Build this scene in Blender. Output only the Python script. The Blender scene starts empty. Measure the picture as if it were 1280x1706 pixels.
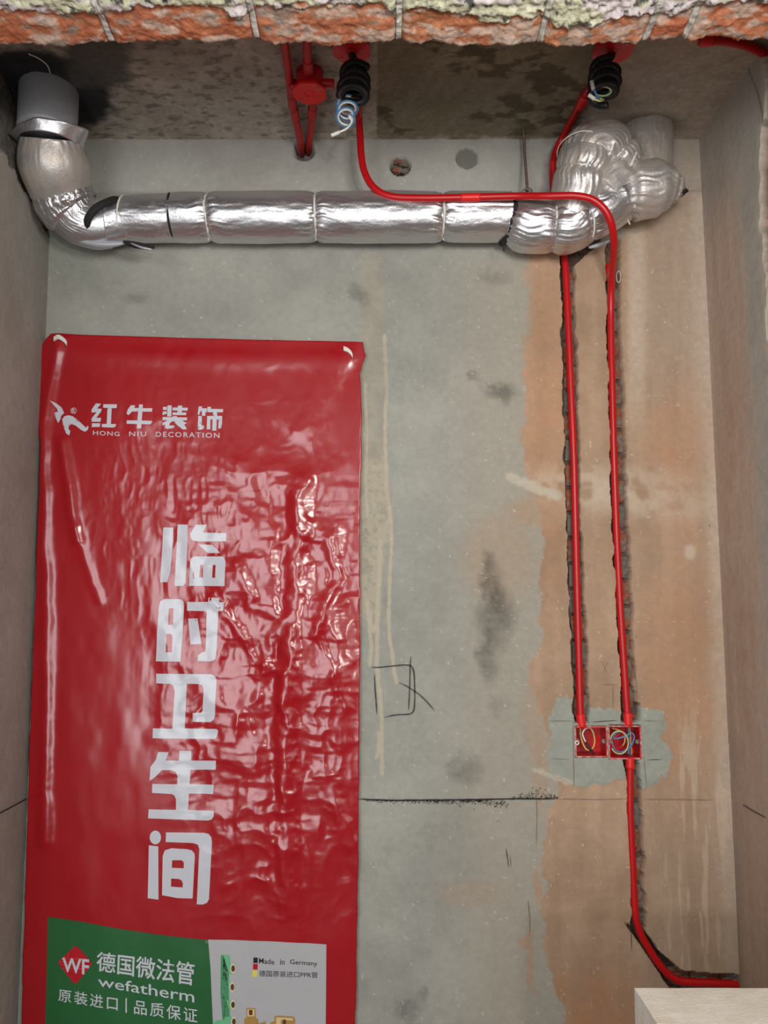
import bpy, bmesh, math, random
import numpy as np
from mathutils import Vector, Matrix

# ------------------------------------------------------------------ camera, world, lights, exposure
SC = bpy.context.scene
COL = SC.collection
F = 1280.0; CX = 640.0; CY = 853.0
PITCH = math.radians(6.38); CP = math.cos(PITCH); SP = math.sin(PITCH)
CAMZ = 1.5
cd = bpy.data.cameras.new('camera'); cam = bpy.data.objects.new('camera', cd); COL.objects.link(cam)
cam.location = (0, 0, CAMZ); cam.rotation_euler = (math.radians(90) + PITCH, 0, 0)
cd.sensor_fit = 'VERTICAL'; cd.sensor_height = 36.0; cd.lens = 36.0 * F / 1706.0; cd.clip_start = 0.02
SC.camera = cam
SC.view_settings.view_transform = 'Standard'; SC.view_settings.look = 'None'
SC.view_settings.exposure = 0.0; SC.view_settings.gamma = 1.0
SC.view_settings.use_curve_mapping = False
w = bpy.data.worlds.new('world'); SC.world = w; w.use_nodes = True
w.node_tree.nodes['Background'].inputs[0].default_value = (0.85, 0.92, 1.0, 1)
w.node_tree.nodes['Background'].inputs[1].default_value = 0.5

def area(name, loc, target, sx, sy, power, col=(1, 1, 1)):
    l = bpy.data.lights.new(name, 'AREA'); l.shape = 'RECTANGLE'; l.size = sx; l.size_y = sy
    l.energy = power; l.color = col
    o = bpy.data.objects.new(name, l); COL.objects.link(o); o.location = loc
    o.rotation_euler = (Vector(target) - Vector(loc)).to_track_quat('-Z', 'Y').to_euler()
    return o
area('window_daylight', (-0.95, -1.63, 1.36), (-0.95, 0, 1.36), 1.25, 2.0, 42, (0.97, 0.985, 1.0))
area('side_window_daylight', (1.40, -1.63, 1.58), (1.40, 0, 1.58), 0.95, 1.6, 7, (1.0, 0.985, 0.96))
area('added_high_light', (0.38, 0.12, 2.10), (0.0, 1.9, 1.75), 0.4, 0.3, 12.5, (1.0, 0.96, 0.90))  # unseen light, added to brighten the block top and make the wall darken downwards
area('work_lamp_light', (0.60, -1.45, 1.50), (0.1, 1.9, 1.6), 0.10, 0.10, 11, (1.0, 0.96, 0.9))

# ------------------------------------------------------------------ helpers
def ray(px, py):
    u = (px - CX) / F; v = (CY - py) / F
    return u, CP - v * SP, SP + v * CP
def P(px, py, Y):
    u, dy, dz = ray(px, py); t = Y / dy
    return (u * t, Y, CAMZ + dz * t)
def PZ(px, py, z):                       # point on the horizontal plane z
    u, dy, dz = ray(px, py); t = (z - CAMZ) / dz
    return (u * t, dy * t, z)
def PX(px, py, X):
    u, dy, dz = ray(px, py); t = X / u
    return (X, dy * t, CAMZ + dz * t)
def pix(x, y, z):
    z = z - CAMZ
    f = y * CP + z * SP; v = -y * SP + z * CP
    return CX + F * x / f, CY - F * v / f
def lin(c):
    c = np.asarray(c, float) / 255.0
    return np.where(c <= 0.04045, c / 12.92, ((c + 0.055) / 1.055) ** 2.4)
def lerp(a, b, t): return a + (b - a) * t
def sm(a, b, x):
    t = np.clip((x - a) / (b - a), 0, 1); return t * t * (3 - 2 * t)
def _h(ix, iy, s):
    n = (ix.astype(np.int64) * 374761393 + iy.astype(np.int64) * 668265263 + s * 1274126177) & 0xffffffff
    n = ((n ^ (n >> 13)) * 1274126177) & 0xffffffff
    return ((n ^ (n >> 16)) & 0xffffff) / float(0xffffff)
def vn(x, y, s=0):
    x = np.asarray(x, float); y = np.asarray(y, float)
    ix = np.floor(x); iy = np.floor(y); fx = x - ix; fy = y - iy
    fx = fx * fx * fx * (fx * (fx * 6 - 15) + 10); fy = fy * fy * fy * (fy * (fy * 6 - 15) + 10)
    a = _h(ix, iy, s); b = _h(ix + 1, iy, s); c = _h(ix, iy + 1, s); d = _h(ix + 1, iy + 1, s)
    return lerp(lerp(a, b, fx), lerp(c, d, fx), fy)
def fbm(x, y, s=0, o=4):
    r = 0; a = 0.5; t = 0
    for k in range(o):
        r = r + a * vn(x, y, s + k * 17); t += a; a *= 0.5; x = x * 2.03 + 7.1; y = y * 2.03 + 3.7
    return r / t
def ridge(x, y, s=0, o=3):
    r = 0; a = 0.5; t = 0
    for k in range(o):
        r = r + a * (1 - np.abs(2 * vn(x, y, s + k * 31) - 1)); t += a; a *= 0.5; x = x * 2.1 + 5; y = y * 2.1 + 9
    return r / t
def inpoly(x, y, poly):
    r = np.zeros(x.shape, bool); n = len(poly)
    for i in range(n):
        x1, y1 = poly[i]; x2, y2 = poly[(i + 1) % n]
        if y1 == y2: continue
        c = ((y1 > y) != (y2 > y)) & (x < (x2 - x1) * (y - y1) / (y2 - y1) + x1)
        r ^= c
    return r
def dline(x, y, pts):
    d = np.full(x.shape, 1e9)
    for (x1, y1), (x2, y2) in zip(pts[:-1], pts[1:]):
        L = (x2 - x1) ** 2 + (y2 - y1) ** 2
        t = np.clip(((x - x1) * (x2 - x1) + (y - y1) * (y2 - y1)) / L, 0, 1)
        d = np.minimum(d, np.hypot(x - x1 - t * (x2 - x1), y - y1 - t * (y2 - y1)))
    return d
def blob(x, y, cx, cy, rx, ry, soft=0.5):
    return 1 - sm(1 - soft, 1 + soft, np.hypot((x - cx) / rx, (y - cy) / ry))
def ip(y, pts):
    a = np.array(pts, float); return np.interp(y, a[:, 0], a[:, 1])

# materials ---------------------------------------------------------
def mat(name, rgb=(128, 128, 128), rough=0.6, metal=0.0, attr=False, var=0.12, vscale=25, bump=0.0, bscale=120,
        spec=0.5, bump2=0.0, bscale2=15, rvar=0.0, stretch=(1, 1, 1), rgb2=None, mscale=8, coat=0.0, dist=0.002, mlo=0.45, mhi=0.6):
    m = bpy.data.materials.new(name); m.use_nodes = True; nt = m.node_tree; N = nt.nodes; L = nt.links
    b = N['Principled BSDF']; tc = N.new('ShaderNodeTexCoord'); mp = N.new('ShaderNodeMapping')
    mp.inputs['Scale'].default_value = stretch; L.new(tc.outputs['Object'], mp.inputs[0])
    def noise(sc, det=4):
        n = N.new('ShaderNodeTexNoise'); n.inputs['Scale'].default_value = sc; n.inputs['Detail'].default_value = det
        L.new(mp.outputs[0], n.inputs['Vector']); return n
    if attr:
        a = N.new('ShaderNodeAttribute'); a.attribute_name = 'Col'; src = a.outputs['Color']
    else:
        c = N.new('ShaderNodeRGB'); c.outputs[0].default_value = (*lin(rgb), 1); src = c.outputs[0]
        if rgb2 is not None:
            n = noise(mscale, 6); r = N.new('ShaderNodeMapRange'); L.new(n.outputs[0], r.inputs[0])
            r.inputs[1].default_value = mlo; r.inputs[2].default_value = mhi
            mx = N.new('ShaderNodeMix'); mx.data_type = 'RGBA'; L.new(r.outputs[0], mx.inputs[0])
            L.new(src, mx.inputs[6]); mx.inputs[7].default_value = (*lin(rgb2), 1); src = mx.outputs[2]
    n = noise(vscale, 8); r = N.new('ShaderNodeMapRange'); L.new(n.outputs[0], r.inputs[0])
    r.inputs[1].default_value = 0.25; r.inputs[2].default_value = 0.75
    r.inputs[3].default_value = 1 - var; r.inputs[4].default_value = 1 + var
    vm = N.new('ShaderNodeVectorMath'); vm.operation = 'SCALE'; L.new(src, vm.inputs[0]); L.new(r.outputs[0], vm.inputs['Scale'])
    L.new(vm.outputs[0], b.inputs['Base Color'])
    b.inputs['Roughness'].default_value = rough; b.inputs['Metallic'].default_value = metal
    b.inputs['Specular IOR Level'].default_value = spec; b.inputs['Coat Weight'].default_value = coat; b.inputs['Coat Roughness'].default_value = 0.2; b.inputs['Coat IOR'].default_value = 1.68
    if rvar:
        n2 = noise(vscale * 0.7); r2 = N.new('ShaderNodeMapRange'); L.new(n2.outputs[0], r2.inputs[0])
        r2.inputs[1].default_value = 0.3; r2.inputs[2].default_value = 0.7
        r2.inputs[3].default_value = max(0.03, rough - rvar); r2.inputs[4].default_value = rough + rvar
        L.new(r2.outputs[0], b.inputs['Roughness'])
    last = None
    for st, sc in ((bump2, bscale2), (bump, bscale)):
        if st:
            bn = N.new('ShaderNodeBump'); bn.inputs['Strength'].default_value = st; bn.inputs['Distance'].default_value = dist
            nn = noise(sc, 5); L.new(nn.outputs[0], bn.inputs['Height'])
            if last: L.new(last.outputs[0], bn.inputs['Normal'])
            last = bn
    if last: L.new(last.outputs[0], b.inputs['Normal'])
    return m

M = {}
M['wall'] = mat('cement_render', attr=True, rough=0.85, var=0.07, vscale=60, bump=0.35, bscale=450, bump2=0.25, bscale2=40, spec=0.3)
M['ceil'] = mat('raw_concrete', attr=True, rough=0.85, var=0.16, vscale=70, bump=0.5, bscale=220, bump2=0.3, bscale2=30, spec=0.3)
M['lintel'] = mat('broken_brickwork', attr=True, rough=0.85, var=0.16, vscale=160, bump=0.5, bscale=380, bump2=0.25, bscale2=90, spec=0.3)
M['chasebrick'] = mat('chased_brick', (142, 84, 62), rough=0.9, var=0.3, vscale=90, bump=0.8, bscale=200, rgb2=(118, 110, 100), mscale=45)
M['chasemortar'] = mat('chased_mortar', (110, 104, 97), rough=0.9, var=0.25, vscale=90, bump=0.7, bscale=200)
M['plain'] = mat('room_plaster', (176, 172, 164), rough=0.9, var=0.06, vscale=6)
M['floor'] = mat('cement_floor', (104, 100, 94), rough=0.9, var=0.12, vscale=8)
M['block'] = mat('aerated_block', (246, 242, 232), rough=0.95, var=0.04, vscale=60, bump=0.5, bscale=260, rgb2=(238, 232, 218), mscale=14)
M['red'] = mat('red_conduit_plastic', (192, 14, 22), rough=0.36, var=0.06, vscale=20, bump=0.04, bscale=60)
M['redbright'] = mat('red_coupling_plastic', (232, 34, 34), rough=0.4, var=0.05, vscale=20)
M['reddusty'] = mat('dusty_red_plastic', (196, 24, 26), rough=0.5, var=0.12, vscale=50, rgb2=(176, 44, 38), mscale=40)
M['redbox'] = mat('red_box_plastic', (205, 12, 24), rough=0.35, var=0.08, vscale=30, rgb2=(160, 20, 26), mscale=30)
M['black'] = mat('black_corrugated_plastic', (24, 24, 25), rough=0.42, var=0.1, vscale=50)
M['rubber'] = mat('black_foam', (30, 29, 30), rough=0.8, var=0.2, vscale=60)
M['bluewire'] = mat('blue_wire', (84, 150, 205), rough=0.4, var=0.05)
M['whitewire'] = mat('white_wire', (236, 236, 230), rough=0.4, var=0.04)
M['yellowwire'] = mat('yellow_wire', (222, 196, 110), rough=0.4, var=0.06)
M['greenwire'] = mat('yellow_green_wire', (205, 214, 150), rough=0.4, var=0.08)
M['redwire'] = mat('red_wire', (196, 40, 44), rough=0.4, var=0.05)
M['tie'] = mat('nylon_tie', (226, 222, 214), rough=0.4, var=0.05)
M['steel'] = mat('dull_steel', (150, 146, 138), rough=0.45, metal=0.8, var=0.2, vscale=120)
M['rust'] = mat('rusty_wire', (120, 106, 94), rough=0.7, metal=0.3, var=0.3, vscale=120)
M['bannerred'] = mat('banner_vinyl_red', (166, 0, 20), rough=0.6, coat=0.9, var=0.05, vscale=9, bump=0.08, bscale=300, bump2=0.08, bscale2=60, spec=0.12)
M['bannerwhite'] = mat('banner_print_white', (204, 206, 216), rough=0.6, coat=0.6, spec=.15, var=0.03, vscale=9, bump=0.10, bscale=260, bump2=0.2, bscale2=70)
M['bannergreen'] = mat('banner_print_green', (36, 98, 52), rough=0.38, var=0.07, vscale=12, bump=0.1, bscale=260)
M['bannergrey'] = mat('banner_print_pale', (182, 182, 186), rough=0.4, var=0.03, vscale=12, bump=0.1, bscale=260)
for nm, c in dict(pblack=(28, 26, 34), pdeep=(185, 6, 30), pyellow=(226, 214, 92), pgreen=(112, 186, 140), pgreendark=(74, 146, 102),
                  pcream=(214, 206, 178), pbrown=(96, 56, 28), pbrass=(176, 136, 74), pbrasslight=(222, 198, 150), pmint=(150, 208, 172)).items():
    M[nm] = mat('print_' + nm[1:], c, rough=0.4, var=0.04, vscale=60)
M['ink'] = mat('ink_line', (34, 33, 34), rough=0.8, var=0.2, vscale=150)
M['pencil'] = mat('pencil_line', (58, 57, 55), rough=0.7, var=0.2, vscale=150)
M['faint'] = mat('faint_line', (136, 120, 104), rough=0.8, var=0.2, vscale=150)
M['windowframe'] = mat('white_window_frame', (225, 225, 222), rough=0.4)

def foil_material(name, dust):
    m = bpy.data.materials.new(name); m.use_nodes = True; nt = m.node_tree; N = nt.nodes; L = nt.links
    b = N['Principled BSDF']; tc = N.new('ShaderNodeTexCoord')
    def noise(sc, det=5):
        n = N.new('ShaderNodeTexNoise'); n.inputs['Scale'].default_value = sc; n.inputs['Detail'].default_value = det
        L.new(tc.outputs['Object'], n.inputs['Vector']); return n
    n = noise(22, 6); r = N.new('ShaderNodeMapRange'); L.new(n.outputs[0], r.inputs[0])
    r.inputs[1].default_value = 0.62 - 0.24 * dust; r.inputs[2].default_value = 0.78 - 0.14 * dust
    r.inputs[3].default_value = 0.5 * dust * dust; r.inputs[4].default_value = 0.25 + 0.6 * dust
    geo = N.new('ShaderNodeNewGeometry'); sx = N.new('ShaderNodeSeparateXYZ'); L.new(geo.outputs['Normal'], sx.inputs[0])
    up = N.new('ShaderNodeMapRange'); L.new(sx.outputs[2], up.inputs[0]); up.inputs[1].default_value = 0.15; up.inputs[2].default_value = 0.85
    up.inputs[4].default_value = 0.7                       # dust lies on whatever faces up
    mx = N.new('ShaderNodeMath'); mx.operation = 'MAXIMUM'; L.new(r.outputs[0], mx.inputs[0]); L.new(up.outputs[0], mx.inputs[1])
    col = N.new('ShaderNodeMix'); col.data_type = 'RGBA'; L.new(mx.outputs[0], col.inputs[0])
    col.inputs[6].default_value = (0.70, 0.70, 0.73, 1); col.inputs[7].default_value = (*lin((188, 176, 160)), 1)
    L.new(col.outputs[2], b.inputs['Base Color'])
    me = N.new('ShaderNodeMapRange'); L.new(mx.outputs[0], me.inputs[0]); me.inputs[3].default_value = 1.0; me.inputs[4].default_value = 0.25
    L.new(me.outputs[0], b.inputs['Metallic'])
    ro = N.new('ShaderNodeMapRange'); L.new(mx.outputs[0], ro.inputs[0]); ro.inputs[3].default_value = 0.40 + 0.04 * dust; ro.inputs[4].default_value = 0.48
    L.new(ro.outputs[0], b.inputs['Roughness'])
    last = None
    for st, sc in ((0.12, 45), (0.28, 190)):
        bn = N.new('ShaderNodeBump'); bn.inputs['Strength'].default_value = st; bn.inputs['Distance'].default_value = 0.002
        nn = noise(sc, 4); L.new(nn.outputs[0], bn.inputs['Height'])
        if last: L.new(last.outputs[0], bn.inputs['Normal'])
        last = bn
    L.new(last.outputs[0], b.inputs['Normal'])
    return m
M['foil'] = foil_material('aluminium_foil', 0.15)
M['foildusty'] = foil_material('dusty_aluminium_foil', 0.85)
M['foilgrey'] = mat('grey_foil_back', (172, 174, 180), rough=0.5, metal=0.25, var=0.08, vscale=14, bump=0.12, bscale=60, rvar=0.1)

# object helpers ----------------------------------------------------
def meshobj(name, V, Fc, m, parent=None, smooth=True, col=None):
    me = bpy.data.meshes.new(name)
    V = np.asarray(V, np.float32).reshape(-1, 3)
    if isinstance(Fc, np.ndarray):
        n, k = Fc.shape
        me.vertices.add(len(V)); me.vertices.foreach_set('co', V.ravel())
        me.loops.add(n * k); me.loops.foreach_set('vertex_index', Fc.ravel().astype(np.int32))
        me.polygons.add(n); me.polygons.foreach_set('loop_start', np.arange(0, n * k, k, dtype=np.int32))
        me.update(calc_edges=True)
    else:
        me.from_pydata(V.tolist(), [], Fc); me.update()
    if col is not None:
        a = me.color_attributes.new('Col', 'FLOAT_COLOR', 'POINT')
        c = np.ones((len(V), 4), np.float32); c[:, :3] = col; a.data.foreach_set('color', c.ravel())
    me.polygons.foreach_set('use_smooth', [smooth] * len(me.polygons))
    me.materials.append(M[m] if isinstance(m, str) else m)
    return link(name, me, parent)
def link(name, me, parent=None):
    o = bpy.data.objects.new(name, me); COL.objects.link(o)
    if parent is not None:
        o.parent = parent; o.matrix_parent_inverse = Matrix.Translation(-Vector(root_loc(parent)))
    return o
def root_loc(p):
    return p.location if p.type == 'EMPTY' else (0, 0, 0)
def tag(o, label=None, cat=None, group=None, kind=None):
    if label: o['label'] = label
    if cat: o['category'] = cat
    if group: o['group'] = group
    if kind: o['kind'] = kind
    return o
def thing(name, label, cat, loc, group=None):
    o = bpy.data.objects.new(name, None); COL.objects.link(o); o.location = loc; o.empty_display_size = 0.05
    return tag(o, label, cat, group)
def gridfaces(nr, nc, wrap=False):
    i = np.arange(nr - 1)[:, None]; j = np.arange(nc if wrap else nc - 1)[None, :]; j2 = (j + 1) % nc
    return np.stack([i * nc + j, i * nc + j2, (i + 1) * nc + j2, (i + 1) * nc + j], -1).reshape(-1, 4)
def box(name, lo, hi, m, parent=None, bevel=0.0, kind=None):
    bm = bmesh.new(); bmesh.ops.create_cube(bm, size=1)
    for v in bm.verts:
        v.co = Vector([(lo[k] + hi[k]) / 2 + v.co[k] * (hi[k] - lo[k]) for k in range(3)])
    if bevel: bmesh.ops.bevel(bm, geom=bm.edges[:], offset=bevel, segments=2, affect='EDGES')
    me = bpy.data.meshes.new(name); bm.to_mesh(me); bm.free(); me.materials.append(M[m])
    o = link(name, me, parent)
    if kind: o['kind'] = kind
    return o
def smoothpath(pts, step, extra=None):
    A = np.array(pts, float); n = len(A)
    E = None if extra is None else np.array(extra, float)
    if n == 2:
        k = max(2, int(np.linalg.norm(A[1] - A[0]) / step) + 1); t = np.linspace(0, 1, k)[:, None]
        return A[0] + (A[1] - A[0]) * t, (None if E is None else E[0] + (E[1] - E[0]) * t[:, 0])
    Q = np.vstack([2 * A[0] - A[1], A, 2 * A[-1] - A[-2]]); out = []; eo = []
    for i in range(n - 1):
        p0, p1, p2, p3 = Q[i], Q[i + 1], Q[i + 2], Q[i + 3]
        d = lambda a, b: max(1e-6, np.linalg.norm(b - a) ** 0.5)
        t0 = 0; t1 = d(p0, p1); t2 = t1 + d(p1, p2); t3 = t2 + d(p2, p3)
        k = max(2, int(np.linalg.norm(p2 - p1) / step) + 1)
        for s in np.linspace(0, 1, k, endpoint=False):
            t = t1 + (t2 - t1) * s
            a1 = (t1 - t) / (t1 - t0) * p0 + (t - t0) / (t1 - t0) * p1
            a2 = (t2 - t) / (t2 - t1) * p1 + (t - t1) / (t2 - t1) * p2
            a3 = (t3 - t) / (t3 - t2) * p2 + (t - t2) / (t3 - t2) * p3
            b1 = (t2 - t) / (t2 - t0) * a1 + (t - t0) / (t2 - t0) * a2
            b2 = (t3 - t) / (t3 - t1) * a2 + (t - t1) / (t3 - t1) * a3
            out.append((t2 - t) / (t2 - t1) * b1 + (t - t1) / (t2 - t1) * b2)
            if E is not None: eo.append(E[i] + (E[i + 1] - E[i]) * (s * s * (3 - 2 * s)))
    out.append(A[-1])
    if E is not None: eo.append(E[-1])
    return np.array(out), (None if E is None else np.array(eo))
def sweep(pts, R, nu=12, step=0.006, rad=None, cap=True, raw=False, ref=(0, -1, 0)):
    """tube along pts. rad(s, theta, r) -> radius; theta = 0 points roughly towards ref."""
    if raw: C = np.array(pts, float); r = np.full(len(C), R) if np.isscalar(R) else np.array(R, float)
    else:
        C, r = smoothpath(pts, step, None if np.isscalar(R) else R)
        if r is None: r = np.full(len(C), R)
    T = np.gradient(C, axis=0); T /= np.linalg.norm(T, axis=1)[:, None] + 1e-12
    nrm = np.array(ref, float); nrm = nrm - T[0] * nrm.dot(T[0])
    if np.linalg.norm(nrm) < 1e-3: nrm = np.array([0, 0, 1.0]) - T[0] * T[0][2]
    nrm /= np.linalg.norm(nrm); Ns = []
    for i in range(len(C)):
        nrm = nrm - T[i] * nrm.dot(T[i]); nrm /= np.linalg.norm(nrm); Ns.append(nrm.copy())
    Ns = np.array(Ns); B = np.cross(T, Ns)
    s = np.concatenate([[0], np.cumsum(np.linalg.norm(np.diff(C, axis=0), axis=1))])
    th = np.linspace(0, 2 * math.pi, nu, endpoint=False)
    RR = np.repeat(r[:, None], nu, 1)
    if rad is not None: RR = rad(s[:, None] + 0 * RR, th[None, :] + 0 * RR, RR)
    V = C[:, None, :] + RR[..., None] * (np.cos(th)[None, :, None] * Ns[:, None, :] + np.sin(th)[None, :, None] * B[:, None, :])
    V = V.reshape(-1, 3); Q = gridfaces(len(C), nu, True)
    if cap:
        faces = Q.tolist(); n = len(C)
        faces.append(list(range(nu))[::-1]); faces.append([(n - 1) * nu + k for k in range(nu)])
        return V, faces
    return V, Q
def tube(name, pts, R, m, parent=None, **k):
    V, Fc = sweep(pts, R, **k); return meshobj(name, V, Fc, m, parent)
def ringtube(name, c, axis, r, tr, m, parent=None, nu=40, wob=0.0, seed=0, nv=8, yr=1.0):
    """a closed thin ring (a tie) of radius r round a centre."""
    a = Vector(axis).normalized(); e1 = a.orthogonal().normalized(); e2 = a.cross(e1)
    th = np.linspace(0, 2 * math.pi, nu, endpoint=False); ph = np.linspace(0, 2 * math.pi, nv, endpoint=False)
    w_ = wob * (vn(th * 1.7, th * 0, seed) - 0.5) + wob * 0.6 * np.sin(th * 2 + seed)
    V = []
    for i, t in enumerate(th):
        d = e1 * math.cos(t) + e2 * math.sin(t)
        for q in ph:
            V.append(Vector(c) + d * (r + tr * math.cos(q)) + a * (tr * 1.6 * math.sin(q) + w_[i]))
    n = nu; Fc = [[i * nv + j, i * nv + (j + 1) % nv, ((i + 1) % n) * nv + (j + 1) % nv, ((i + 1) % n) * nv + j] for i in range(n) for j in range(nv)]
    return meshobj(name, [tuple(v) for v in V], Fc, m, parent)
def ribbon(name, pxpts, width_px, m, parent, Y, step=6, taper=True, off=0.0006, seed=1):
    """a drawn line lying on a plane at depth Y (wall face)."""
    rr = random.Random(seed); C, _ = smoothpath([(x, y, 0) for x, y in pxpts], step)
    T = np.gradient(C, axis=0); T /= np.linalg.norm(T, axis=1)[:, None] + 1e-9
    V = []; n = len(C)
    for i in range(n):
        w_ = width_px / 2 * rr.uniform(0.75, 1.2) * (min(1, (i + .6) / 3, (n - i - .4) / 3) if taper else 1)
        nx, ny = -T[i][1], T[i][0]
        V.append(P(C[i][0] + nx * w_, C[i][1] + ny * w_, Y - off)); V.append(P(C[i][0] - nx * w_, C[i][1] - ny * w_, Y - off))
    return meshobj(name, V, [[2 * i, 2 * i + 1, 2 * i + 3, 2 * i + 2] for i in range(n - 1)], m, parent)

# ------------------------------------------------------------------ structure
YB = 1.9; XL = -0.872; XR = 0.83; ZC = CAMZ + 1.199

# -- back wall: a relief of the plaster, the cut channels, the drilled holes
CH_L = [(935, 425), (938, 650), (942, 830), (948, 1000), (955, 1130), (956, 1203), (983, 1206), (982, 1130), (975, 1000), (968, 830), (963, 640), (959, 442), (975, 424), (1000, 409), (1000, 395), (925, 395)]
CH_R = [(1009, 395), (1011, 480), (1014, 600), (1016, 700), (1018, 830), (1027, 1000), (1034, 1130), (1035, 1205), (1068, 1203), (1067, 1172), (1059, 1168), (1058, 1130), (1054, 1000), (1046, 830), (1042, 700), (1038, 600), (1034, 500), (1034, 395)]
CH_C = [(1037, 1263), (1043, 1295), (1047, 1370), (1051, 1437), (1052, 1543), (1043, 1538), (1088, 1603), (1120, 1655), (1250, 1655), (1244, 1637), (1230, 1624), (1166, 1620), (1134, 1616), (1101, 1587), (1077, 1552), (1075, 1437), (1070, 1330), (1065, 1264)]
BOXES = [(960, 1211, 1010, 1260), (1016, 1210, 1066, 1263)]
HOLES = [(507, 251, 18.5, 0.10), (667, 276, 18.5, 0.05), (778, 263, 19, 0.012)]
PATCH = [(924, 1165), (945, 1160), (957, 1168), (985, 1180), (1035, 1182), (1068, 1178), (1085, 1180), (1106, 1188), (1104, 1212), (1098, 1230), (1112, 1240), (1121, 1255), (1118, 1280), (1112, 1300), (1105, 1290), (1098, 1298), (1080, 1312), (1066, 1318), (1048, 1296), (1025, 1300), (1012, 1308), (990, 1302), (975, 1312), (958, 1310), (940, 1300), (921, 1290), (918, 1268), (911, 1250), (920, 1225), (914, 1200), (918, 1180)]

def cells(segs):
    out = []
    for a, b, d in segs:
        n = max(1, int(round((b - a) / d))); out += list(np.linspace(a, b, n, endpoint=False))
    out.append(segs[-1][1]); return np.array(out)

def paint_back(x, y, X, Z):
    """true colours of the render coat (grey cement, pinkish older coat, runs, smudges)"""
    n1 = fbm(X * 5, Z * 5, 1); n2 = fbm(X * 22, Z * 22, 5); n3 = fbm(X * 90, Z * 90, 9); nv_ = fbm(X * 30, Z * 3, 13)
    grey = np.array([160, 160, 152.]); warm = np.array([174, 146, 122.])
    c = np.ones((x.size, 3)) * grey
    c += ((n1 - 0.5) * 26)[:, None] * np.array([1, .96, .9]) + ((n2 - 0.5) * 14)[:, None]
    # cooler towards the left, warmer band in the middle
    c += (sm(560, 100, x) * 0)[:, None] + (sm(300, 90, x) * np.clip(n2 - .35, 0, 1) * 1)[:, None] * np.array([-14, -9, -12.])
    c = lerp(c, np.array([168, 161, 147.]), (0.75 * sm(690, 850, x) * sm(380, 460, y))[:, None])
    lim = ip(y, [(380, 868), (420, 878), (520, 882), (560, 876), (610, 880), (640, 872), (680, 874), (740, 870), (790, 876), (830, 890), (880, 905), (960, 898), (1010, 900), (1060, 900), (1090, 900), (1112, 882), (1140, 884), (1170, 895), (1230, 918), (1290, 925), (1330, 924), (1370, 908), (1420, 912), (1500, 905), (1560, 906), (1600, 918), (1640, 930), (1706, 935), (1900, 930)])
    e = (n2 - .5) * 26 + (n3 - .5) * 10
    wsoft = lerp(14, 3, sm(520, 640, y))
    wm = sm(-wsoft, wsoft, x - lim + e) * np.maximum(sm(392, 402, y), sm(1030, 1050, x) * sm(314, 320, y))
    wcol = np.ones((x.size, 3)) * warm + ((n1 - .5) * 34)[:, None] * np.array([1, .85, .8]) + ((nv_ - .5) * 22)[:, None] + ((n2 - .5) * 18)[:, None]
    # greyer, paler plaster right of the right channel
    rr_ = sm(1035, 1100, x + e) * (0.45 + 0.55 * sm(1000, 600, y))
    wcol = lerp(wcol, np.array([176, 158, 141.]) + (nv_[:, None] - .5) * 26, (rr_ * .75)[:, None])
    wcol = lerp(wcol, np.array([198, 182, 164.]) + (n3[:, None] - .5) * 34, (0.8 * sm(22, 6, np.abs(x - ip(y, [(400, 1060), (800, 1062), (1100, 1085)])) + (n3 - .5) * 14) * sm(820, 560, y))[:, None])
    edge = ip(y, [(230, 1166), (420, 1172), (900, 1200), (1620, 1230)])
    wcol = lerp(wcol, np.array([192, 178, 163.]) + (n3[:, None] - .5) * 26, (0.65 * sm(34, 10, edge - x + (n2 - .5) * 20))[:, None])
    # orange, more so where damp near the foot
    wcol = lerp(wcol, np.array([176, 116, 78.]), (0.75 * blob(x, y, 985, 1680, 75, 60, .7) * (n2 * 1.2))[:, None])
    wcol = lerp(wcol, np.array([186, 138, 104.]), (0.6 * np.clip(blob(x, y, 905, 700, 40, 260, .6) + blob(x, y, 1120, 760, 50, 120, .8) + blob(x, y, 1130, 1120, 60, 190, .7), 0, 1) * (0.3 + n2))[:, None])
    # white scuffs over the warm coat
    sc = blob(x, y, 985, 815, 150, 34, .8) * sm(.3, .62, n2 + .12) + 0.8 * blob(x, y, 1110, 850, 80, 22, .7) * n2 + blob(x, y, 1150, 920, 9, 12)
    wcol = lerp(wcol, np.array([205, 190, 172.]), (0.75 * np.clip(sc, 0, 1))[:, None])
    st = sm(.60, .72, fbm(X * 70, Z * 7, 21)) * sm(1090, 1130, x) * sm(1120, 1260, y)
    wcol = lerp(wcol, np.array([204, 186, 166.]), (0.55 * st)[:, None])
    c = lerp(c, wcol, wm[:, None])
    # islands of warm coat in the grey
    for (a, b, rx, ry, k) in ((905, 850, 60, 28, .6), (830, 930, 60, 70, .35), (790, 1490, 60, 25, .25), (873, 1570, 10, 8, .8), (884, 1600, 7, 50, .8), (897, 1480, 5, 34, .7), (900, 1290, 14, 60, .4), (893, 1200, 22, 60, .35)):
        c = lerp(c, np.array([178, 146, 120.]), (k * blob(x + e * .6, y + e * .6, a, b, rx, ry, .4))[:, None])
    c = lerp(c, np.array([196, 188, 170.]), (0.85 * sm(11, 4, dline(x, y, [(848, 793), (868, 803), (905, 818), (930, 826)]) + (n3 - .5) * 8))[:, None])
    # vertical run of slurry by the banner
    band = sm(-8, 4, x - 603 + e * .3) * sm(4, -6, x - ip(y, [(420, 636), (560, 640), (620, 645), (700, 642), (800, 646), (860, 652), (900, 655), (905, 645), (980, 636)]) + e * .15) * sm(410, 440, y) * sm(1045, 1010, y + (n3 - .5) * 40)
    c = lerp(c, np.array([166, 158, 140.]) + (n2[:, None] - .5) * 26, (0.55 * band)[:, None])
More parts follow.
